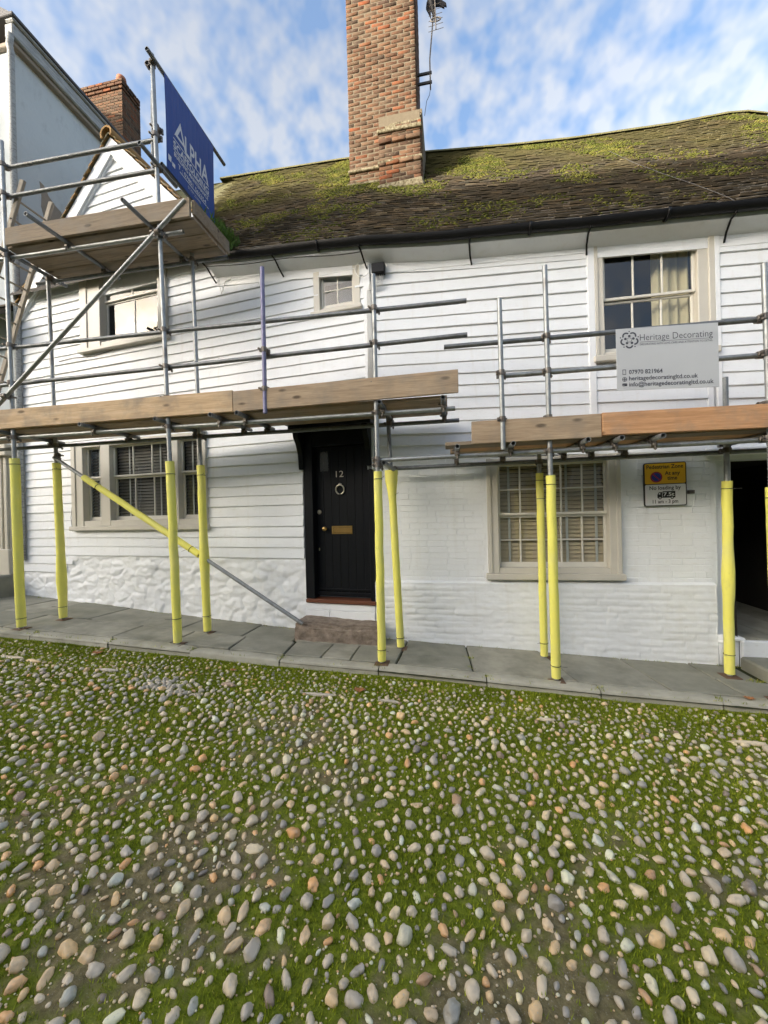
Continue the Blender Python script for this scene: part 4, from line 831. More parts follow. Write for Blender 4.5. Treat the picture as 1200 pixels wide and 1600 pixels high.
for x in (-1.6, 0.95, 2.35): f = WLf if x < KX0 else WRf; mb = MB(); y = wallY(x)-0.255; z = interp(x, EAVE)+0.045; mb.sweep([(x+0.06*q, y+0.068*math.cos(math.pi+math.pi*j/8), z+0.082*math.sin(math.pi+math.pi*j/8)) for q in (0,) for j in range(9)], 0.014, 6); mb.build('gutter_joint', 'black_plastic', gut, True)
# junction box, cables
mb = MB(); mb.cbox(-0.93, -0.76, 0.02, 0.11, 4.62, 4.75, 0.01, WRf); mb.build('junction_box', 'black_plastic', house)
for k in range(7):
    a = -0.92+0.022*k; mb = MB(); mb.sweep([WRf(a, 0.06, 4.62), WRf(a-0.01, 0.075, 4.55-0.01*k), WRf(-0.97, 0.07, 4.50-0.012*k), WRf(-1.0+0.008*k, 0.058, 4.42), WRf(-1.01+0.009*k, 0.055, 3.9), WRf(-1.01+0.009*k, 0.055, 3.0)], 0.005, 6); mb.build('cable', 'cable_white', house, True)
mb = MB(); mb.sweep([WLf(-1.04+0.10*math.cos(t), 0.08, 4.72+0.11*math.sin(t)) for t in np.linspace(0.6, 5.6, 18)], 0.005, 6); mb.build('cable', 'cable_white', house, True)
mb = MB(); mb.sweep([WLf(x, 0.215, interp(x, EAVE)-0.07-0.02*math.sin((x+3.3)*2.4)**2) for x in np.linspace(-3.3, -1.0, 24)], 0.006, 6); mb.build('cable', 'rubber_black', house, True)
mb = MB(); mb.sweep([WLf(-3.30, 0.04, 5.1), WLf(-3.22, 0.06, 4.92), WLf(-3.19, 0.06, 4.80), WLf(-3.14, 0.04, 4.98), WLf(-3.05, 0.04, 5.0)], 0.006, 6); mb.build('cable', 'cable_white', house, True)
mb = MB(); mb.sweep([WLf(-6.5, 0.035, 4.28), WLf(-6.2, 0.035, 4.30), WLf(-5.7, 0.035, 4.265), WLf(-5.3, 0.035, 4.31)], 0.005, 6); mb.build('cable', 'cable_grey', house, True)
mb = MB(); mb.sweep([WLf(-6.28, 0.03, 1.4), WLf(-6.31, 0.032, 1.62), WLf(-6.27, 0.032, 1.9), WLf(-6.27, 0.03, 2.7)], 0.004, 6); mb.build('cable', 'cable_grey', house, True)

# television aerial on the chimney --------------------------------------------------
A0 = Vector((-0.20, 7.0, 9.55)); aer = thing('tv_aerial', A0, 'thin television aerial clamped to the side of the tall chimney', 'aerial')
for dz in (0, -0.17): mb = MB(); mb.cbox(-0.44, -0.17, 6.985, 7.015, 9.50+dz-0.02, 9.50+dz+0.025, 0.004); mb.build('bracket', 'rubber_black', aer)
mast = [Vector((-0.20, 7.0, 9.20)), Vector((-0.20, 7.0, 9.75)), Vector((-0.135, 6.99, 10.35)), Vector((-0.085, 6.98, 11.0)), Vector((-0.06, 6.97, 11.4))]
mb = MB(); mb.sweep(mast, 0.012, 8); mb.build('mast', 'clamp_metal', aer, True)
mb = MB(); mb.tube((-0.09, 6.95, 11.1), (-0.075, 6.75, 9.95), 0.009, 8); mb.build('boom', 'clamp_metal', aer)
for k in range(11):
    t = k/10; p = Vector((-0.09, 6.95, 11.1)).lerp(Vector((-0.075, 6.75, 9.95)), t); mb = MB(); L = 0.09+0.04*t; mb.tube(p+Vector((-L, 0, -0.02)), p+Vector((L, 0.02, 0.025)), 0.004, 6); mb.build('element', 'clamp_metal', aer)
p = Vector((-0.078, 6.79, 10.17)); mb = MB(); mb.sweep([p+Vector((0.09*math.cos(t), 0, 0.035*math.sin(t))) for t in np.linspace(0, 2*math.pi, 17)], 0.01, 6); mb.build('dipole', 'clamp_metal', aer, True)
mb = MB(); mb.sweep([(-0.20, 7.0, 9.22), (-0.22, 6.95, 9.05), (-0.27, 6.9, 8.9), (-0.31, 6.85, 8.6)], 0.005, 6); mb.build('cable', 'rubber_black', aer, True)
# bird perched at the top of the aerial: one body surface, tail down, wing half open
b0 = Vector((-0.13, 6.95, 10.62)); mb = MB()
mb.sweep([b0+Vector(q) for q in ((0.05, -0.02, -0.30), (0.035, -0.02, -0.20), (0.01, -0.02, -0.08), (-0.01, -0.03, 0.02), (-0.01, -0.05, 0.12), (0.0, -0.06, 0.20), (0.01, -0.08, 0.26), (0.02, -0.12, 0.27), (0.025, -0.17, 0.265))], 0.05, 10, [0.018, 0.026, 0.045, 0.075, 0.085, 0.06, 0.045, 0.022, 0.006])
mb.prism([(0.02, 0.13), (0.12, 0.09), (0.24, -0.02), (0.25, -0.08), (0.19, -0.05), (0.21, -0.10), (0.13, -0.04), (0.05, -0.03)], lambda u, v, d: b0+Vector((u, -0.02+d, v)), 0, 0.025)
mb.prism([(-0.10, 0.08), (-0.03, 0.15), (-0.03, -0.22), (-0.07, -0.12), (-0.115, -0.02)], lambda u, v, d: b0+Vector((u, -0.02+d, v)), 0, 0.03)
o = mb.build('bird', 'feather_black', None, True, True); smooth_angle(o, 45); tag(o, 'black bird perched on the television aerial beside the chimney', 'bird')

# ------------------------------------------------------------------ neighbour on the left
NX = -7.5
nb_ = thing('neighbour_house', (-10, 5.6, 0.6), 'tall grey rendered house on the left with a patch of fallen render', 'house')
mb = MB(); mb.cbox(-14, NX, 5.62, 11.5, -0.2, 10.0, 0.01); nbw = mb.build('wall', 'grey_render', nb_)
mb = MB(); mb.cbox(-14, NX+0.10, 5.55, 11.6, 9.98, 10.06, 0.01); mb.build('soffit', 'bare_render', nb_)
mb = MB(); mb.cbox(NX-0.02, NX+0.16, 5.50, 11.6, 10.06, 10.30, 0.02); mb.cbox(NX+0.02, NX+0.20, 5.48, 11.6, 10.30, 10.36, 0.02); mb.build('cornice', 'flaking_white', nb_)
mb = MB(); mb.cbox(-14, NX+0.22, 5.45, 11.6, 10.36, 10.42, 0.01); mb.prism([(NX+0.2, 10.42), (-10.5, 12.6), (-14, 10.42)], lambda u, v, d: (u, d, v), 5.5, 11.6); mb.build('roof', 'slate', nb_, fixn=True)
pts = [(6.02, 7.98), (6.10, 7.96), (6.18, 7.83), (6.30, 7.74), (6.42, 7.70), (6.50, 7.56), (6.56, 7.36), (6.44, 7.42), (6.38, 7.30), (6.30, 7.22), (6.26, 6.98), (6.18, 7.08), (6.10, 7.30), (6.04, 7.52), (6.05, 7.72)]
mb = MB(); mb.prism(pts, lambda u, v, d: (d, u, v), NX-0.01, NX+0.006); mb.build('fallen_render_patch', 'bare_render', nb_, fixn=True)
mb = MB(); mb.prism([(5.95, 6.0), (6.2, 6.32), (6.45, 6.22), (6.75, 6.1), (6.75, 5.6), (5.95, 5.6)], lambda u, v, d: (d, u, v), NX-0.01, NX+0.006); mb.build('fallen_render_patch', 'bare_render', nb_, fixn=True)
mb = MB(); mb.sweep([(NX+0.06, 5.54, z) for z in np.linspace(0.9, 9.85, 12)] + [(NX+0.06, 5.52, 9.95), (NX+0.12, 5.50, 10.1)], 0.05, 10); mb.build('downpipe', 'flaking_white', nb_, True)
# front of the neighbour: pilastered doorway with stone steps, small tiled canopy
mb = MB()
for a, b, d in ((-7.95, -7.72, 0.05), (-7.92, -7.86, 0.085), (-7.82, -7.75, 0.085)): mb.cbox(a, b, 5.62-d, 5.62, 1.10, 2.75, 0.008)
mb.cbox(-7.98, -7.68, 5.50, 5.62, 0.63, 1.10, 0.012); mb.cbox(-9.3, -7.66, 5.46, 5.62, 2.75, 2.95, 0.012); mb.cbox(-9.3, -7.96, 5.56, 5.62, 0.8, 2.75, 0.006); mb.build('door_surround', 'cream_paint', nb_)
mb = MB(); mb.cbox(-9.2, -8.0, 5.52, 5.56, 1.9, 1.96, 0.004); mb.build('door_rail', 'bare_wood', nb_)
mb = MB(); mb.prism([(5.05, 5.0), (5.62, 5.45), (5.62, 5.35), (5.05, 4.92)], lambda u, v, d: (d, u, v), -10, -7.52); cano = mb.build('canopy', 'roof_tile_mass', nb_, fixn=True)
for r_ in range(5):
    for k in range(6):
        mb = MB(); a = -7.54-0.165*(k+1)+(0.08 if r_ % 2 else 0); y = 5.05+r_*0.11; z = 5.03+r_*0.087; mb.add([(a, y, z+.02), (a+.16, y, z+.02), (a+.16, y+.15, z+.10), (a, y+.15, z+.10), (a, y, z), (a+.16, y, z)], [(0, 1, 2, 3), (4, 5, 1, 0)]); mb.build('roof_tile', 'roof_tile_single', cano)
mb = MB(); mb.cbox(-9.5, -7.62, 5.10, 5.62, 0.1, 0.66, 0.03, None, 0.01); mb.cbox(-9.5, -7.55, 4.80, 5.10, 0.1, 0.48, 0.03, None, 0.01); mb.build('doorstep', 'paving_stone', nb_)
# its chimney
NCX0, NCX1, NCY0, NCY1, NCT = -9.35, -8.0, 8.5, 9.1, 12.75
mb = MB(); mb.cbox(NCX0+.012, NCX1-.012, NCY0+.012, NCY1-.012, 10.0, NCT, .004); nch = mb.build('chimney', 'mortar', nb_); nch['label'] = 'brick chimney with clay pots above the grey wall'
bset = []
for L, mtn in ((0.112, 'brick_single'), (0.053, 'brick_single')):
    m1 = MB(); m1.cbox(-L, L, -0.02, 0.02, -0.032, 0.032, .006, None, .003); bset.append(m1.mesh('brick', mtn, False, (0, 0, 0))[0])
for r_ in range(28):
    z = NCT-0.04-r_*0.075; ov = 0.05 if r_ < 2 else (0.025 if r_ == 2 else (0.0))
    x = NCX1+ov
    pat = ([0.23]*6 if r_ % 2 else [0.115]+[0.23]*5)
    for wd in pat:
        cx = x-wd/2; x -= wd; put('brick', bset[0 if wd > .15 else 1], (cx, NCY0+0.02-ov, z), nch, (0, random.uniform(-.01, .01), random.uniform(-.01, .01)), (0.97, 1, 1))
    y = NCY0-ov
    for wd in ([0.115, 0.23, 0.23] if r_ % 2 else [0.23, 0.23, 0.115]):
        cy = y+wd/2; y += wd; put('brick', bset[0 if wd > .15 else 1], (NCX1-0.0205+ov, cy+0.02, z), nch, (0, 0, R(90)), (0.93, 1, 1))
for x, y, h in ((-9.1, 8.75, 0.24), (-8.62, 8.85, 0.20), (-8.25, 8.75, 0.36)):
    mb = MB(); mb.sweep([(x, y, NCT), (x, y, NCT+h*.7), (x, y, NCT+h*.75), (x, y, NCT+h)], .11, 12, [.115, .10, .12, .11]); mb.build('chimney_pot', 'terracotta', nch, True)
an = thing('tv_aerial', (-8.3, 6.4, 10.8), 'thin aerial rod leaning above the grey neighbouring roof edge', 'aerial')
q0, q1 = Vector((-7.75, 6.75, 10.3)), Vector((-7.95, 5.95, 11.05)); mb = MB(); mb.tube(q0, q1, 0.012, 8); mb.build('boom', 'clamp_metal', an)
for k in range(9): p = q0.lerp(q1, 0.2+0.1*k); mb = MB(); mb.tube(p+Vector((-.07, 0, -.02)), p+Vector((.07, 0, .02)), .004, 6); mb.build('element', 'clamp_metal', an)

# ------------------------------------------------------------------ houses across the street (they shade the front and show in the panes)
def far_house(x0, x1, eave, ridge, mat, rmat, label, gable=None):
    g = -0.05*(x0+x1)/2-0.1; h = thing('house', ((x0+x1)/2, -4.5, g), label, 'house', None); yf, yb = -4.4, -10.6; yr = (yf+yb)/2
    mb = MB(); mb.cbox(x0, x1, yb, yf, g-1.6, eave, .01); mb.build('wall', mat, h)
    mb = MB(); mb.prism([(yf+.25, eave-.1), (yr, ridge), (yb-.25, eave-.1)], lambda u, v, d: (d, u, v), x0-.02, x1+.02); rf = mb.build('roof', rmat, h, fixn=True)
    mb = MB(); cx = x0+0.9; mb.cbox(cx-.4, cx+.4, yr-.3, yr+.3, ridge-.7, ridge+1.0, .02); mb.build('chimney', 'brick_mass', rf)
    for k, cx in enumerate(np.linspace(x0+1.3, x1-1.3, 3)):
        for zz in (g+1.1, eave-1.9):
            mb = MB(); mb.cbox(cx-.55, cx+.55, yf-.05, yf+.03, zz, zz+1.35, .01); wn = mb.build('window', 'white_trim', h); mb = MB(); mb.cbox(cx-.47, cx+.47, yf+.031, yf+.036, zz+.08, zz+1.27, .002); mb.build('pane', 'slate', wn)
    mb = MB(); mb.cbox(x1-0.95, x1-0.1, yf-.02, yf+.03, g, g+2.0, .01); mb.build('door', 'black_paint', h)
    if gable:
        gx, gw, gz = gable; mb = MB(); mb.prism([(gx-gw, eave-.2), (gx+gw, eave-.2), (gx, gz)], lambda u, v, d: (u, d, v), yr, yf+.3); mb.build('gable', rmat, h, fixn=True)
    return h
far_house(-34, -23.5, 5.8, 8.0, 'grey_render', 'slate', 'rendered house far up the opposite side of the street')
far_house(-23.4, -14.6, 5.0, 7.2, 'brick_mass', 'roof_tile_mass', 'brick house opposite, two doors uphill of the front door')
far_house(-14.5, -7.0, 4.4, 6.6, 'cream_paint', 'roof_tile_mass', 'cream house opposite with a plain tiled roof')
far_house(-6.9, -0.5, 4.0, 6.2, 'brick_mass', 'roof_tile_mass', 'brick house directly opposite the black front door')
far_house(-0.4, 7.0, 3.9, 6.2, 'cream_paint', 'roof_tile_mass', 'cream gabled house opposite, mirrored in the upper window panes', (4.3, 2.2, 8.6))
far_house(7.1, 15.5, 3.8, 6.0, 'brick_mass', 'slate', 'brick house opposite at the lower end of the street')
# unseen taller houses added behind that row, their heights set to block the low sun
for k, (x0, x1, top) in enumerate(((-62, -50, 16.9), (-49.8, -44, 18.2), (-43.8, -37.9, 18.4), (-37.7, -26, 16.9), (-25.8, -17, 16.6), (-16.8, -6, 13.5))):
    h = thing('house', ((x0+x1)/2, -25, 2), ('topmost tall house', 'second tall house', 'third tall house', 'wide tall house', 'fifth tall house', 'lowest tall house')[k] + ' added unseen behind the opposite row to block the sun', 'house', 'unseen houses added to block the sun')
    mb = MB(); mb.cbox(x0, x1, -28, -22, -1, top-3.4, .01); mb.build('wall', ('cream_paint', 'brick_mass')[k % 2], h)
    mb = MB(); mb.prism([(-21.7, top-3.5), (-25, top), (-28.3, top-3.5)], lambda u, v, d: (d, u, v), x0-.02, x1+.02); rf = mb.build('roof', 'roof_tile_mass', h, fixn=True)
    mb = MB(); mb.cbox(x0+1, x0+1.9, -25.4, -24.6, top-.8, top+.9, .02); mb.build('chimney', 'brick_mass', rf)

# ------------------------------------------------------------------ scaffolds
TR, TI = 0.0242, 0.0200
def clampmesh():
    mb = MB(); mb.tube((0, 0, -.026), (0, 0, .026), .033, 12, .0245); mb.tube((-.026, .05, 0), (.026, .05, 0), .033, 12, .0245)
    mb.cbox(-.024, .024, .018, .034, -.026, .026, .004); mb.cbox(-.052, -.028, -.012, .012, -.02, .02, .004); mb.cbox(.028, .05, .038, .062, -.02, .02, .004)
    mb.tube((-.042, -.012, 0), (-.042, -.055, 0), .007, 8); mb.tube((-.042, -.034, 0), (-.042, -.048, 0), .013, 6)
    mb.tube((0.042, .05, -.01), (0.042, .05, -.055), .007, 8); mb.tube((.042, .05, -.03), (.042, .05, -.045), .013, 6)
    return mb.mesh('clamp', 'clamp_metal', False, (0, 0, 0))[0]
CM = clampmesh()
def clamp(p, par, rz=0, rx=0, ry=0): put('clamp', CM, p, par, (rx + random.uniform(-.06, .06), ry, rz + random.uniform(-.12, .12)))
def tube(name, p0, p1, par, mat='galvanised'):
    mb = MB(); mb.tube(p0, p1, TR, 16, TI); o = mb.build(name, mat, par); smooth_angle(o, 50); return o
def foam(par, p0, p1, r=0.048, bulge=None, ties=(0.05, 0.93), rtop=None):
    p0, p1 = Vector(p0), Vector(p1); n = 18; pts = [p0.lerp(p1, i/(n-1)) for i in range(n)]; ph = random.uniform(0, 9); rad = []
    for i in range(n):
        q = r*(1+0.04*noise.noise(Vector((i*0.9+ph, 1, 2)))); t = i/(n-1)
        if bulge and abs(t-bulge) < 0.16: q *= 1+0.28*(1-abs(t-bulge)/0.16)
        if rtop and t > 0.86: q *= 1+(rtop-1)*min(1, (t-0.86)/0.09)
        rad.append(q)
    rad[0] *= .97
    off = [Vector((0.006*noise.noise(Vector((i*.5+ph, 5, 1))), 0.006*noise.noise(Vector((i*.5, 9, ph))), 0)) for i in range(n)]
    mb = MB(); mb.sweep([p+o for p, o in zip(pts, off)], r, 16, rad); o = mb.build('foam_sleeve', 'yellow_foam', par); smooth_angle(o, 60)
    d = (p1-p0).normalized(); a = d.orthogonal().normalized(); b = d.cross(a)
    for t in ties:
        c = p0.lerp(p1, t) + off[int(t*(n-1))]; q = r*1.035 * (1.2 if rtop and t > .9 else 1); mb = MB(); mb.sweep([c + (a*math.cos(s)+b*math.sin(s))*q for s in np.linspace(0, 2*math.pi, 19)], .0035, 5)
        e = Vector((random.choice((-1, 1))*0.7, -0.6, random.uniform(-.3, .4))).normalized(); mb.sweep([c + Vector((e.x, e.y, 0)).normalized()*q, c + Vector((e.x, e.y, 0)).normalized()*q + e*0.07], .002, 4); mb.build('cable_tie', 'rubber_black', par)
def standard(x0, x1, y, z0, z1, par, ftop=None, label=None, mat='galvanised', bulge=None, ties=(0.05, 0.93), fr=0.045, rtop=None):
    p0, p1 = Vector((x0, y, z0)), Vector((x1, y, z1)); o = tube('standard', p0, p1, par, mat)
    if label: o['label'] = label
    if ftop:
        at = lambda z: p0.lerp(p1, (z-z0)/(z1-z0)); foam(o, at(z0+0.02), at(ftop), fr, bulge, ties, rtop)
    mb = MB(); mb.cbox(x0-.075, x0+.075, y-.075, y+.075, z0-.012, z0-.004, .002); mb.tube((x0, y, z0-.005), (x0, y, z0+.04), .019, 10); mb.build('base_plate', 'rust_plate', o)
    return o
def plank(name, x0, x1, y0, y1, z0, z1, mat, par, tilt=0.0):
    mb = MB(); f = (lambda x, y, z: (x, y, z + tilt*(x-x0))); mb.cbox(x0, x1, y0, y1, z0, z1, .004, f, .0015); return mb.build(name, mat, par)
YF, YB = 4.0, 4.5
sA = thing('scaffold', (-3.2, 4.2, 0.15), 'two-tier tube scaffold wrapping the gable and front door', 'scaffold')
sB = thing('scaffold', (1.6, 4.2, -0.1), 'low tube scaffold in front of the right hand windows', 'scaffold')
# --- left scaffold: uprights
standard(-5.42, -5.55, YF, pave_z(-5.42, YF)+.01, 6.45, sA, 2.39, ties=(0.05, 0.965), fr=.051)
standard(-3.19, -3.35, YF, pave_z(-3.19, YF)+.01, 7.05, sA, 2.25, ties=(0.13, 0.93), fr=.048)
standard(-0.764, -0.762, YF, pave_z(-.764, YF)+.01, 4.12, sA, 2.03, ties=(0.06, 0.96))
standard(-5.374, -5.50, YB, pave_z(-5.37, YB)+.01, 5.03, sA, 2.39, bulge=.25, ties=(0.07, 0.96), fr=.05)
standard(-3.154, -3.25, YB, pave_z(-3.15, YB)+.01, 5.02, sA, 2.26, bulge=.42, ties=(0.09, 0.94), fr=.05)
standard(-0.63, -0.72, YB, pave_z(-.63, YB)+.01, 2.76, sA, 2.09, mat='dark_tube', ties=(0.05, 0.86), fr=.045, rtop=1.75)
# short spliced pieces
tube('guard_post', (-3.42, YF+.06, 5.72), (-3.40, YF+.06, 6.68), sA, 'dark_tube')
tube('guard_post', (-2.0, YF-.05, 2.72), (-1.998, YF-.05, 4.33), sA, 'violet_tube')
# ledgers and guard rails
L1 = YF+.05
for z0, z1, xa, xb in ((2.672, 2.655, -6.6, 0.06), (3.84, 3.755, -6.4, 0.20), (3.35, 3.405, -6.4, 0.20)): tube('ledger' if z0 < 3 else 'guard_rail', (xa, L1, z0), (xb, L1, z1), sA, 'galvanised' if z0 < 3 else 'dark_tube')
tube('ledger', (-6.6, YB+.05, 2.64), (0.11, YB+.05, 2.645), sA, 'dark_tube')
for z0, z1 in ((6.155, 6.09), (5.78, 5.73)): tube('guard_rail', (-5.75, L1, z0), (-3.30, L1, z1), sA, 'dark_tube')
tube('ledger', (-5.7, L1, 4.985), (-3.03, L1, 4.95), sA); tube('ledger', (-5.75, YB+.05, 4.97), (-2.78, YB+.05, 4.94), sA, 'dark_tube')
# transoms, ends poking out towards the street
def transom(x, y0, y1, z, par, mat='dark_tube', clampends=True):
    tube('transom', (x, y0, z), (x, y1, z+random.uniform(-.01, .01)), par, mat)
    if clampends:
        clamp((x, L1, z-.05), par, rz=R(90), rx=R(90)); clamp((x, YB+.05, z-.05), par, rz=R(90), rx=R(90))
for x, y0 in ((-5.52, 3.75), (-4.62, 3.55), (-3.42, 3.60)): transom(x, y0, 4.78, 5.035, sA)
transom(-3.30, 3.72, 4.30, 5.74, sA, clampends=False)
for x in (-5.56, -4.30, -3.29, -2.60, -2.28, -0.70, -0.06): transom(x, 3.84, 4.72, 2.72, sA)
transom(-0.66, 3.80, 4.66, 2.095, sB, clampends=False)
# deck boards and toe boards, upper lift
for i in range(3): plank('deck_board', -5.50, -2.85, 4.0+0.23*i, 4.0+0.225*(i+1), 5.062, 5.10, 'weathered_timber', sA, -0.013)
plank('toe_board', -5.46, -2.87, 3.945, 3.982, 5.07, 5.29, 'weathered_timber', sA, -0.016)
mb = MB(); mb.cbox(-2.872, -2.835, 3.99, 4.70, 5.08, 5.25, .004); mb.build('end_board', 'weathered_timber', sA)
# main lift
for i in range(3): plank('deck_board', -6.7, -2.4, 4.0+0.225*i, 4.0+0.225*(i+1)-.006, 2.748, 2.786, 'brown_timber', sA); plank('deck_board', -2.39, -0.02, 4.0+0.225*i, 4.0+0.225*(i+1)-.006, 2.748, 2.786, 'brown_timber', sA)
plank('toe_board', -6.7, -2.39, 3.945, 3.982, 2.765, 3.005, 'new_timber', sA, 0.0); plank('toe_board', -2.383, 0.095, 3.942, 3.98, 2.76, 2.99, 'brown_timber', sA, 0.012)
# braces
tube('brace', (-2.92, YF-.055, 5.22), (-5.62, YF-.055, 3.07), sA)
bp0, bp1 = Vector((-5.41, YB-.05, 2.465)), Vector((-1.86, YB+.02, 0.235)); br = tube('brace', bp0, bp1, sA)
foam(br, bp0.lerp(bp1, 0.132), bp0.lerp(bp1, 0.612), .042, ties=(.13, .93))
# couplers of the left scaffold
for x, zs in ((-5.47, (2.66, )), (-5.50, (3.36, 3.84)), (-5.52, (4.98,)), (-5.54, (5.78, 6.15)), (-3.25, (2.66,)), (-3.265, (3.37,)), (-3.28, (3.80,)), (-3.30, (4.96,)), (-3.315, (5.73,)), (-3.33, (6.10,)), (-0.763, (2.655, 3.395, 3.765, 2.16))):
    for z in zs: clamp((x, YF, z), sA)
for x, z in ((-5.49, 4.97), (-5.43, 2.64), (-3.25, 4.94), (-3.19, 2.64), (-0.71, 2.645)): clamp((x, YB, z), sA)
clamp((-5.41, YB, 2.45), sA, rx=R(90)); clamp((-3.27, YF-.02, 4.90), sA, rz=R(180)); clamp((-5.50, YF-.02, 3.17), sA, rz=R(180)); clamp((-1.998, YF-.05, 3.42), sA); clamp((-2.0, YF-.05, 2.99), sA); clamp((-3.345, YF, 6.93), sA, rz=R(90)); clamp((-3.26, YF, 3.0), sA); clamp((-0.763, YF, 2.97), sA); clamp((-3.34, YF+.03, 6.22), sA)
# --- right scaffold
standard(0.972, 0.955, YF, pave_z(.972, YF)+.01, 3.98, sB, 1.92, ties=(.06, .955))
standard(2.85, 2.815, YF, pave_z(2.85, YF)+.01, 3.75, sB, 1.74, ties=(.06, .95))
standard(1.0, 0.995, 4.62, pave_z(1.0, 4.62)+.01, 2.24, sB, 2.0, mat='galvanised', ties=(.07, .96, .86), fr=.042)
standard(2.776, 2.80, YB, pave_z(2.78, YB)+.01, 2.90, sB, 1.835, ties=(.10, .96), bulge=.5, fr=.045)
tube('guard_post', (0.516, YF-.05, 2.19), (0.512, YF-.05, 3.68), sB)
for z0, z1, xa, xb, mt in ((2.155, 2.185, -0.82, 4.3, 'galvanised'), (3.30, 3.262, -0.04, 4.3, 'dark_tube'), (2.95, 2.945, 0.48, 4.3, 'galvanised')): tube('ledger' if z0 < 2.5 else 'guard_rail', (xa, L1, z0), (xb, L1, z1), sB, mt)
tube('ledger', (-0.75, 4.66, 2.13), (4.3, 4.66, 2.16), sB, 'dark_tube')
for x in (0.07, 0.60, 1.27, 1.56, 1.90, 2.90): tube('transom', (x, 3.86, 2.232), (x, 4.78, 2.235), sB, 'galvanised'); clamp((x, L1, 2.18), sB, rz=R(90), rx=R(90)); clamp((x, 4.66, 2.18), sB, rz=R(90), rx=R(90))
for i in range(3): plank('deck_board', (-0.05, 0.1, 0.0)[i], 4.3, 4.0+.225*i, 4.0+.225*(i+1)-.006, 2.262, 2.30, ('weathered_timber', 'orange_timber', 'brown_timber')[i], sB)
plank('toe_board', 0.215, 1.418, 3.945, 3.982, 2.262, 2.485, 'brown_timber', sB); plank('toe_board', 1.424, 4.2, 3.94, 3.978, 2.278, 2.492, 'orange_timber', sB, -0.008)
for x, zs in ((0.96, (2.165, 2.948, 3.288, 2.49)), (2.803, (2.18, 2.947, 3.272, 2.49)), (-0.763, (2.10,))):
    for z in zs: clamp((x, YF, z), sB)
clamp((0.515, YF-.05, 2.95), sB); clamp((0.515, YF-.05, 2.49), sB); clamp((1.0, 4.62, 2.13), sB); clamp((2.79, YB, 2.15), sB); clamp((-.66, 4.60, 2.07), sB, rz=R(90), rx=R(90))

# ------------------------------------------------------------------ ladder
lad = thing('ladder', (-6.6, 4.25, 2.78), 'wooden ladder leaning between the two scaffold platforms at the left', 'ladder')
la, lb = Vector((-6.62, 0, 2.80)), Vector((-5.36, 0, 6.0))
for y in (4.10, 4.46):
    d = (lb-la).normalized(); n_ = Vector((d.z, 0, -d.x)); p0, p1 = la+Vector((0, y, 0)), lb+Vector((0, y, 0)); mb = MB(); mb.cbox(0, (lb-la).length, -.018, .018, -.036, .036, .006, lambda u, v, w_: p0+d*u+Vector((0, v, 0))+n_*w_); mb.build('stile', 'bare_wood', lad)
for k in range(13): p = la.lerp(lb, 0.06+k*0.072); mb = MB(); mb.tube(p+Vector((0, 4.07, 0)), p+Vector((0, 4.49, 0)), .013, 8); mb.build('rung', 'bare_wood', lad)

# ------------------------------------------------------------------ banner
BX = -3.30; ban = thing('banner', (BX, 4.05, 5.8), 'blue scaffolding company banner hung between two tubes', 'banner')
tube('top_tube', (BX, 3.86, 6.945), (BX, 5.38, 6.965), ban, 'dark_tube'); tube('bottom_tube', (BX, 4.05, 5.80), (BX, 5.38, 5.80), ban, 'dark_tube')
def bn(u, v, d): return Vector((BX + 0.012*math.sin(u*5+1)*math.sin(v*2.5+.5) + d, 4.10+u, 5.79+v))
mb = MB(); mb.grid(list(np.linspace(0, 0.96, 26)), list(np.linspace(0, 1.15, 24)), lambda u, v: bn(u, v, 0.028)); mb.grid(list(np.linspace(0.96, 0, 26)), list(np.linspace(0, 1.15, 24)), lambda u, v: bn(u, v, 0.024)); mb.build('cloth', 'banner_blue', ban, True)
def bt(body, u, v, size, width, bold=0.0): text_mesh(body, size, 'banner_ink', lambda a, b, d: bn(u+a, v+b, 0.031), width=width, bold=bold).build('lettering', 'banner_ink', ban)
bt('LPHA', 0.335, 0.475, 0.33, 0.50, 0.006)
mb = MB(); f = lambda u, v, d: bn(u, v, 0.031+d); A = [(0.12, 0.52), (0.31, 0.80), (0.38, 0.475)]
mb.prism([(0.13, 0.52), (0.25, 0.78), (0.265, 0.72), (0.185, 0.55)], f, 0, .001); mb.prism([(0.25, 0.78), (0.36, 0.475), (0.33, 0.475), (0.245, 0.70)], f, 0, .001); mb.prism([(0.17, 0.565), (0.33, 0.565), (0.34, 0.53), (0.155, 0.53)], f, 0, .001); mb.build('logo', 'banner_ink', ban, fixn=True)
mb = MB()
for v, a, b in ((0.462, 0.11, 0.84), (0.325, 0.11, 0.84), (0.135, 0.22, 0.82)): mb.prism([(a, v), (b, v), (b, v+.012), (a, v+.012)], f, 0, .001)
mb.build('rule', 'banner_ink', ban, fixn=True)
bt('SCAFFOLDING', 0.11, 0.352, 0.125, 0.73, .003); bt('BUILDING MAINTENANCE', 0.12, 0.255, 0.075, 0.70, .002); bt('T : 07801 562354', 0.19, 0.165, 0.075, 0.58, .001); bt('01797 223446', 0.38, 0.07, 0.055, 0.27)
mb = MB(); mb.prism([(0.02, 0.12), (0.07, 0.12), (0.07, 0.19), (0.02, 0.19)], f, 0, .001); mb.prism([(0.085, 0.10), (0.135, 0.10), (0.135, 0.15), (0.085, 0.15)], f, 0, .001); mb.build('emblem', 'banner_ink', ban, fixn=True)

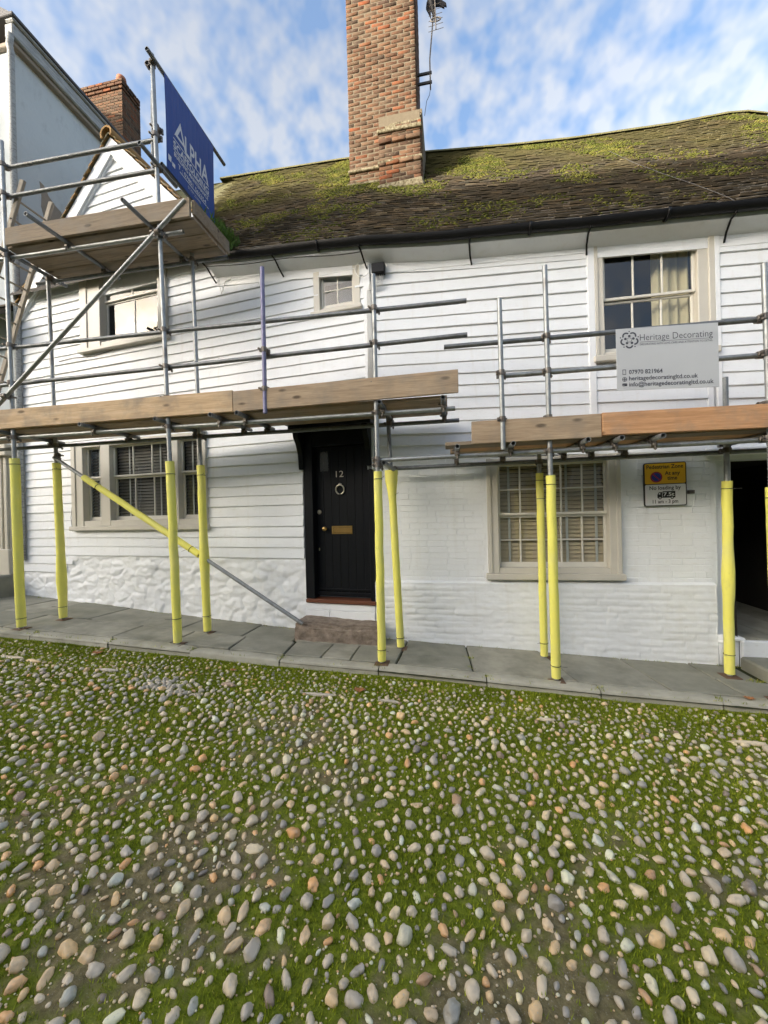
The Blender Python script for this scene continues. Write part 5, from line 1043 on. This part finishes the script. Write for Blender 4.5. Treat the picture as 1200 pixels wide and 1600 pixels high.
# ------------------------------------------------------------------ decorators' sign board
sg = thing('sign_board', (2.0, 3.98, 2.72), 'grey decorating company sign board tied to the scaffold rails', 'sign')
SX0, SX1, SZ = 1.575, 2.425, 2.70
def sn(u, v, d): return Vector((SX0+u, 3.985-0.012*u-d, SZ + v - 0.038*u + 0.0))
mb = MB(); mb.cbox(0, .85, -.004, .0, 0, .585, .0015, lambda u, d, v: sn(u, v, d)); mb.build('panel', 'board_grey', sg)
def st(body, u, v, size, width, bold=0.0, mat='ink_dark'): text_mesh(body, size, mat, lambda a, b, d: sn(u+a, v+b, 0.0015), width=width, bold=bold).build('lettering', mat, sg)
st('Heritage Decorating', 0.205, 0.462, 0.088, 0.60, -.0006); st('DECORATING WITH LOVE, CARE AND ATTENTION TO DETAIL', 0.205, 0.418, 0.026, 0.60)
st('07970 821964', 0.105, 0.152, 0.056, 0.285, .0009); st('heritagedecoratingltd.co.uk', 0.105, 0.093, 0.056, 0.575, .0009); st('info@heritagedecoratingltd.co.uk', 0.105, 0.036, 0.056, 0.70, .0009)
mb = MB(); f = lambda u, v, d: sn(u, v, 0.001+d); mb.prism([(0.205, .447), (0.805, .447), (0.805, .450), (.205, .450)], f, 0, .0008)
def ngon(cx, cy, rx, ry, n=16, a0=0): return [(cx+rx*math.cos(a0+2*math.pi*i/n), cy+ry*math.sin(a0+2*math.pi*i/n)) for i in range(n)]
def arc(cx, cy, r0, r1, a, b, n=8): return [(cx+r1*math.cos(a+(b-a)*i/n), cy+r1*math.sin(a+(b-a)*i/n)) for i in range(n+1)] + [(cx+r0*math.cos(b-(b-a)*i/n), cy+r0*math.sin(b-(b-a)*i/n)) for i in range(n+1)]
RC = (0.115, .475)
for k in range(5):
    a = R(90+72*k+36); ex, ey = RC[0]+.047*math.cos(a), RC[1]+.047*math.sin(a); mb.prism(arc(ex, ey, .020, .034, a-R(78), a+R(78), 10), f, 0, .0008)
    b = R(90+72*k); mb.prism(ngon(RC[0]+.036*math.cos(b), RC[1]+.036*math.sin(b), .012, .012, 8, b), f, 0.001, .0018); mb.prism(ngon(RC[0]+.080*math.cos(b), RC[1]+.080*math.sin(b), .006, .006, 8), f, 0, .0008)
    mb.prism(arc(RC[0], RC[1], .018, .022, a-R(30), a+R(30), 5), f, 0, .0008)
mb.build('rose_emblem', 'ink_dark', sg, fixn=True)
mb = MB()
for P in ([(.050, .148), (.080, .148), (.080, .153), (.050, .153)], [(.050, .192), (.080, .192), (.080, .197), (.050, .197)], [(.050, .148), (.054, .148), (.054, .197), (.050, .197)], [(.076, .148), (.080, .148), (.080, .197), (.076, .197)]): mb.prism(P, f, 0, .0008)
mb.build('phone_icon', 'ink_dark', sg, fixn=True)
mb = MB(); mb.prism(arc(.066, .105, .017, .021, 0, 2*math.pi, 20), f, 0, .0008); mb.prism(arc(.066, .105, .007, .0095, 0, 2*math.pi, 14), f, 0, .0008); mb.prism([(.047, .1035), (.085, .1035), (.085, .1065), (.047, .1065)], f, 0.0009, .0014); mb.prism([(.0645, .086), (.0675, .086), (.0675, .124), (.0645, .124)], f, 0.0009, .0014); mb.build('globe_icon', 'ink_dark', sg, fixn=True)
mb = MB(); mb.prism([(.046, .040), (.088, .040), (.074, .054)], f, 0, .0008); mb.prism([(.046, .066), (.088, .066), (.067, .050)], f, .0009, .0014); mb.prism([(.046, .043), (.046, .064), (.061, .053)], f, 0, .0008); mb.prism([(.088, .043), (.073, .053), (.088, .064)], f, 0, .0008); mb.build('mail_icon', 'ink_dark', sg, fixn=True)

# ------------------------------------------------------------------ parking sign on the painted brick wall
pk = thing('traffic_sign', (2.39, 4.84, 1.58), 'yellow and white pedestrian zone loading sign on the painted brick wall', 'sign')
PX0, PW, PZ0, PH = 2.175, .435, 1.59, .495
def pn(u, v, d): return Vector((PX0+u, KY0-.022-d, PZ0+v+.012*u))
def rrect(a, b, c, d, r): 
    P = []
    for cx, cy, s in ((b-r, d-r, 0), (a+r, d-r, 90), (a+r, c+r, 180), (b-r, c+r, 270)): P += [(cx+r*math.cos(R(s+t)), cy+r*math.sin(R(s+t))) for t in (0, 30, 60, 90)]
    return P
mb = MB(); mb.prism(rrect(0, PW, 0, PH, .022), pn, -.018, 0); mb.build('panel', 'sign_black', pk, fixn=True)
mb = MB(); mb.prism(rrect(.010, PW-.010, .010, .246, .014), pn, 0, .0012); mb.build('white_field', 'sign_white', pk, fixn=True)
mb = MB(); mb.prism(rrect(.010, PW-.010, .256, PH-.010, .014), pn, 0, .0012); mb.build('yellow_field', 'sign_yellow', pk, fixn=True)
mb = MB(); mb.prism(ngon(.128, .332, .062, .062, 28), pn, .001, .002); mb.build('roundel_rim', 'sign_red', pk, fixn=True)
mb = MB(); mb.prism(ngon(.128, .332, .048, .048, 26), pn, .002, .0028); mb.build('roundel', 'sign_blue', pk, fixn=True)
mb = MB(); c_, s_ = math.cos(R(-45)), math.sin(R(-45)); mb.prism([(.128+c_*a-s_*b, .332+s_*a+c_*b) for a, b in ((-.048, -.006), (.048, -.006), (.048, .006), (-.048, .006))], pn, .0028, .0034); mb.build('roundel_bar', 'sign_red', pk, fixn=True)
def pt_(body, u, v, size, width, mat='sign_black', d=.002, bold=.001): text_mesh(body, size, mat, lambda a, b, q: pn(u+a, v+b, d), width=width, bold=bold).build('lettering', mat, pk)
pt_('Pedestrian Zone', .028, .428, .062, .375); pt_('At any', .215, .353, .060, .155); pt_('time', .240, .297, .060, .10); pt_('No loading by', .055, .188, .060, .32); pt_('11 am', .085, .034, .058, .112); pt_('- 3 pm', .216, .034, .058, .129)
mb = MB(); mb.prism([(.188, .100), (.318, .100), (.318, .168), (.188, .168)], pn, .0012, .002); mb.prism([(.135, .098), (.184, .098), (.184, .160), (.150, .160), (.135, .130)], pn, .0012, .002); mb.prism([(.135, .094), (.318, .094), (.318, .104), (.135, .104)], pn, .0021, .0026)
for cx in (.160, .285): mb.prism(ngon(cx, .094, .017, .017, 16), pn, .0027, .0033)
mb.build('lorry_symbol', 'sign_black', pk, fixn=True)
mb = MB(); mb.prism([(.148, .134), (.164, .134), (.164, .152), (.154, .152)], pn, .0021, .0026)
for cx in (.160, .285): mb.prism(ngon(cx, .094, .008, .008, 12), pn, .0034, .004)
mb.build('lorry_symbol', 'sign_white', pk, fixn=True); pt_('7.5t', .196, .114, .058, .112, 'sign_white', .0026)
mb = MB(); mb.cbox(2.625, 2.685, 4.835, 4.875, 1.725, 1.765, .004); mb.cbox(2.64, 2.668, 4.828, 4.836, 1.735, 1.755, .003); o = mb.build('wall_bracket', 'clamp_metal'); tag(o, 'small metal bracket on the wall beside the loading sign', 'bracket')

# ------------------------------------------------------------------ cobbles
v2, f2 = ico_np(2); v3, f3 = ico_np(3)
def pebble(vv, seed):
    r_ = np.array([1 + 0.30*noise.fractal(Vector(p)*1.1+Vector((seed*7.3, seed, 0)), 1, 2, 2) + 0.13*noise.noise(Vector(p)*2.4+Vector((seed, 0, 3))) + 0.05*noise.noise(Vector(p)*5+Vector((0, seed, 3))) for p in vv]); q = vv*r_[:, None]
    rg = np.random.default_rng(seed+11)
    for _ in range(5):                       # worn flat facets, as on broken flint
        n_ = rg.normal(size=3); n_[2] = abs(n_[2])*rg.choice((1, 1, -.5)); n_ /= np.linalg.norm(n_); d_ = rg.uniform(.62, .95); k_ = q @ n_; q = q - np.outer(np.clip(k_-d_, 0, None)*.68, n_)
    return q
PB = [(pebble(v2, k), f2) for k in range(18)]
PB3 = []
for k in range(20):
    v = pebble(v3, k+40); me = bpy.data.meshes.new('cobble'); me.from_pydata(v.tolist(), [], f3.tolist()); me.materials.append(MATS['cobble_single']); me.shade_smooth(); PB3.append(me)
cell = {}; items = []
def okd(x, y, r):
    ci, cj = int(x//0.12), int(y//0.12)
    for i in range(ci-1, ci+2):
        for j in range(cj-1, cj+2):
            for (a, b, q) in cell.get((i, j), ()):
                if (a-x)**2+(b-y)**2 < (r+q)**2: return False
    return True
for t in range(170000):
    x, y = random.uniform(-7.6, 4.8), random.uniform(-0.5, KY-0.05)
    f_ = t/170000; a = random.gauss(0.0295-0.014*min(1, f_*1.5), 0.0055); a = max(0.009, min(0.050, a)); b = a*random.uniform(0.45, 0.84)
    if KY-y < 0.55: a *= .8; b *= .8
    if KY-y < 0.32 and random.random() < .55: continue
    if moss_amt(x, y) > 0.96 and random.random() < 0.35: continue
    r_ = 0.62*a+0.38*b + 0.0052
    if not okd(x, y, r_): continue
    cell.setdefault((int(x//0.12), int(y//0.12)), []).append((x, y, r_))
    ang = random.gauss(math.atan2(y+0.4, x+0.001), 0.75); h = b*random.uniform(.8, 1.1)
    items.append((x, y, a, b, h, ang, random.uniform(-.22, .22), random.uniform(-.22, .22), random.uniform(.001, 1)))
# heap of loose pebbles near the kerb, and the line of flat edging stones
for k in range(70):
    x, y = -2.66+random.gauss(0, .20), 3.16+random.gauss(0, .07); a = random.uniform(.020, .034); items.append((x, y, a, a*.7, a*.8, random.uniform(0, 3), .1, .1, random.choice((.02, .1, .33, .36, .76))))
x = -7.0
while x < 4.5:
    L = random.uniform(.05, .16)
    if random.random() < .45: items.append((x+L, 3.33+random.gauss(0, .012)-0.004*x, L, random.uniform(.017, .026), .022, random.gauss(0, .03), 0, 0, random.choice((.01, .33, .75, .35))))
    x += 2*L+random.uniform(.01, .12)
def in_view(x, y, z):
    v = Vector((x, y, z))-Vector((0, 0, 1.6)); d = v.dot(fw)
    return d > .2 and abs(v.dot(r2)/d) < 1.0 and abs(v.dot(u2)/d) < 1.335
seen = [(it[2]*it[3]/(Vector((it[0], it[1], 1.6)).length**2), k) for k, it in enumerate(items) if in_view(it[0], it[1], road_z(it[0], it[1]))]
best = set(k for _, k in sorted(seen, reverse=True)[:300]); xf = []; rv = []
for k, (x, y, a, b, h, ang, t1, t2, rn) in enumerate(items):
    z = road_z(x, y) + h*random.uniform(.10, .48)
    if k in best: put('cobble', PB3[random.randrange(20)], (x, y, z), road, (t1, t2, ang), (a, b, h))
    else:
        M = np.array(Matrix.Rotation(ang, 3, 'Z') @ Matrix.Rotation(t1, 3, 'X') @ Matrix.Rotation(t2, 3, 'Y')) @ np.diag([a, b, h]); xf.append((random.randrange(18), M, np.array([x, y, z]))); rv.append(rn)
scatter_mesh('cobble', PB, xf, 'cobble_mass', rv, road)['kind'] = 'stuff'
# grit between the stones
v1b, f1b = ico_np(1); xf = []
for k in range(6000):
    y = 0.5+3.2*random.random()**1.7; x = random.uniform(-1.5*y-0.6, 0.85*y+0.4); q = random.uniform(.0018, .0062)
    if moss_amt(x, y) > 0.7 and random.random() < .7: continue
    xf.append((0, np.diag([q*1.3, q, q*.8]), np.array([x, y, road_z(x, y)+.010*fbm(x*3, y*3, 2, 3)+.004])))
o = scatter_mesh('grit', [(v1b, f1b)], xf, 'cobble_mass', rng.random(len(xf))*.5+.4, road); o['kind'] = 'stuff'
# moss and short grass
tri = (np.array([[-.5, 0, 0], [.5, 0, 0], [.15, 0, 1.0]]), np.array([[0, 1, 2]])); xf = []; rv = []; tries = 0
while len(xf) < 230000 and tries < 900000:
    tries += 1
    u = random.random()
    y = 0.45+(KY-0.45)*u**0.8 if u < .93 else KY-0.05-0.25*random.random()**2
    x = random.uniform(-1.55*y-0.7, 0.85*y+0.6)
    mv = moss_amt(x, y) if tries % 1 == 0 else 0
    if random.random() > max(0.03, (mv-0.28)*1.7): continue
    far = y/3.0; hh = random.uniform(.008, .021)*(1.0+0.5*max(0, y-3.3)*2); wd = random.uniform(.0030, .0055)*(0.8+0.5*far); a = random.uniform(0, 6.28); lean = random.uniform(0, .9)
    ca, sa = math.cos(a), math.sin(a); M = np.array([[ca*wd, -sa, -sa*lean*hh], [sa*wd, ca, ca*lean*hh], [0, 0, hh]])
    xf.append((0, M, np.array([x, y, road_z(x, y)+.010*fbm(x*3, y*3, 2, 3)+.001]))); rv.append(max(.001, min(1, random.gauss(.42+.35*noise.noise(Vector((x*2.5, y*2.5, 4))), .2))))
o = scatter_mesh('moss', [tri], xf, 'moss_blade', rv, None, False); tag(o, 'bright green moss and short grass between the pebbles', 'moss', kind='stuff')
# weeds and dirt tufts at the wall foot and in the kerb joints
mb = MB()
def tuft(x, y, n, sz):
    for _ in range(n):
        a = random.uniform(0, 6.28); b = Vector((x+random.gauss(0, sz), y+random.gauss(0, sz*.5), 0)); b.z = (pave_z(b.x, b.y) if b.y > KY else road_z(b.x, b.y))-.004; L = random.uniform(.012, .04); d = Vector((math.cos(a)*.6, math.sin(a)*.6, random.uniform(.5, 1.2)))*L; s_ = Vector((-math.sin(a), math.cos(a), 0))*.0028; mb.tag = random.uniform(.01, 1); mb.add([b-s_, b+s_, b+d], [(0, 1, 2)])
for q in kj: tuft(q, KY+.07, 26, .02); tuft(q, KY-.01, 30, .05)
for k in range(70): q = random.uniform(-7.4, 3.2); tuft(q, wallY(q)-.055+random.uniform(-.02, .0), random.randint(2, 12), .02)
for k in range(260): q = random.uniform(-7.4, 4.6); tuft(q, KY-random.uniform(.0, .05), random.randint(6, 16), .025)
tuft(0.15, 4.4, 60, .03); tuft(0.16, 4.1, 40, .02); tuft(2.95, 4.42, 90, .04)
o = mb.build('weeds', 'moss_blade'); tag(o, 'small weeds along the kerb joints and wall foot', 'weeds', kind='stuff')
# fallen leaves
def leaf(x, y, s, lab, rz, zoff=.02):
    mb = MB(); n = 10; P = []
    for i in range(n*2):
        t = 2*math.pi*i/(n*2); r_ = s*(1.0 if i % 4 == 0 else (.55 if i % 2 else .75)); P.append((x+r_*math.cos(t+rz), y+r_*.8*math.sin(t+rz), 0))
    zf = (lambda a, b: (pave_z(a, b)+.006 if b > KY else road_z(a, b)+zoff) + .35*abs(a-x)*random.uniform(.4, 1))
    vs = [(x, y, zf(x, y))] + [(a, b, zf(a, b)) for a, b, _ in P]; m_ = len(P); vs += [(a, b, c-.0015) for a, b, c in vs]; k = m_+1
    mb.add(vs, [(0, 1+i, 1+(i+1) % m_) for i in range(m_)] + [(k, k+1+(i+1) % m_, k+1+i) for i in range(m_)]); tag(mb.build('fallen_leaf', 'dead_leaf'), lab, 'leaf', 'fallen leaves in the street')
leaf(-3.93, 3.66, .075, 'curled orange leaf on the moss near the leftmost kerb stones', .3)
leaf(-0.88, 3.46, .070, 'brown leaf on the moss below the front door kerb', 1.2)
leaf(-2.25, 3.62, .040, 'small brown leaf against the kerb left of the stone step', 2.2)
leaf(2.60, 3.98, .060, 'pale brown leaf at the right end of the kerb', 2.9)
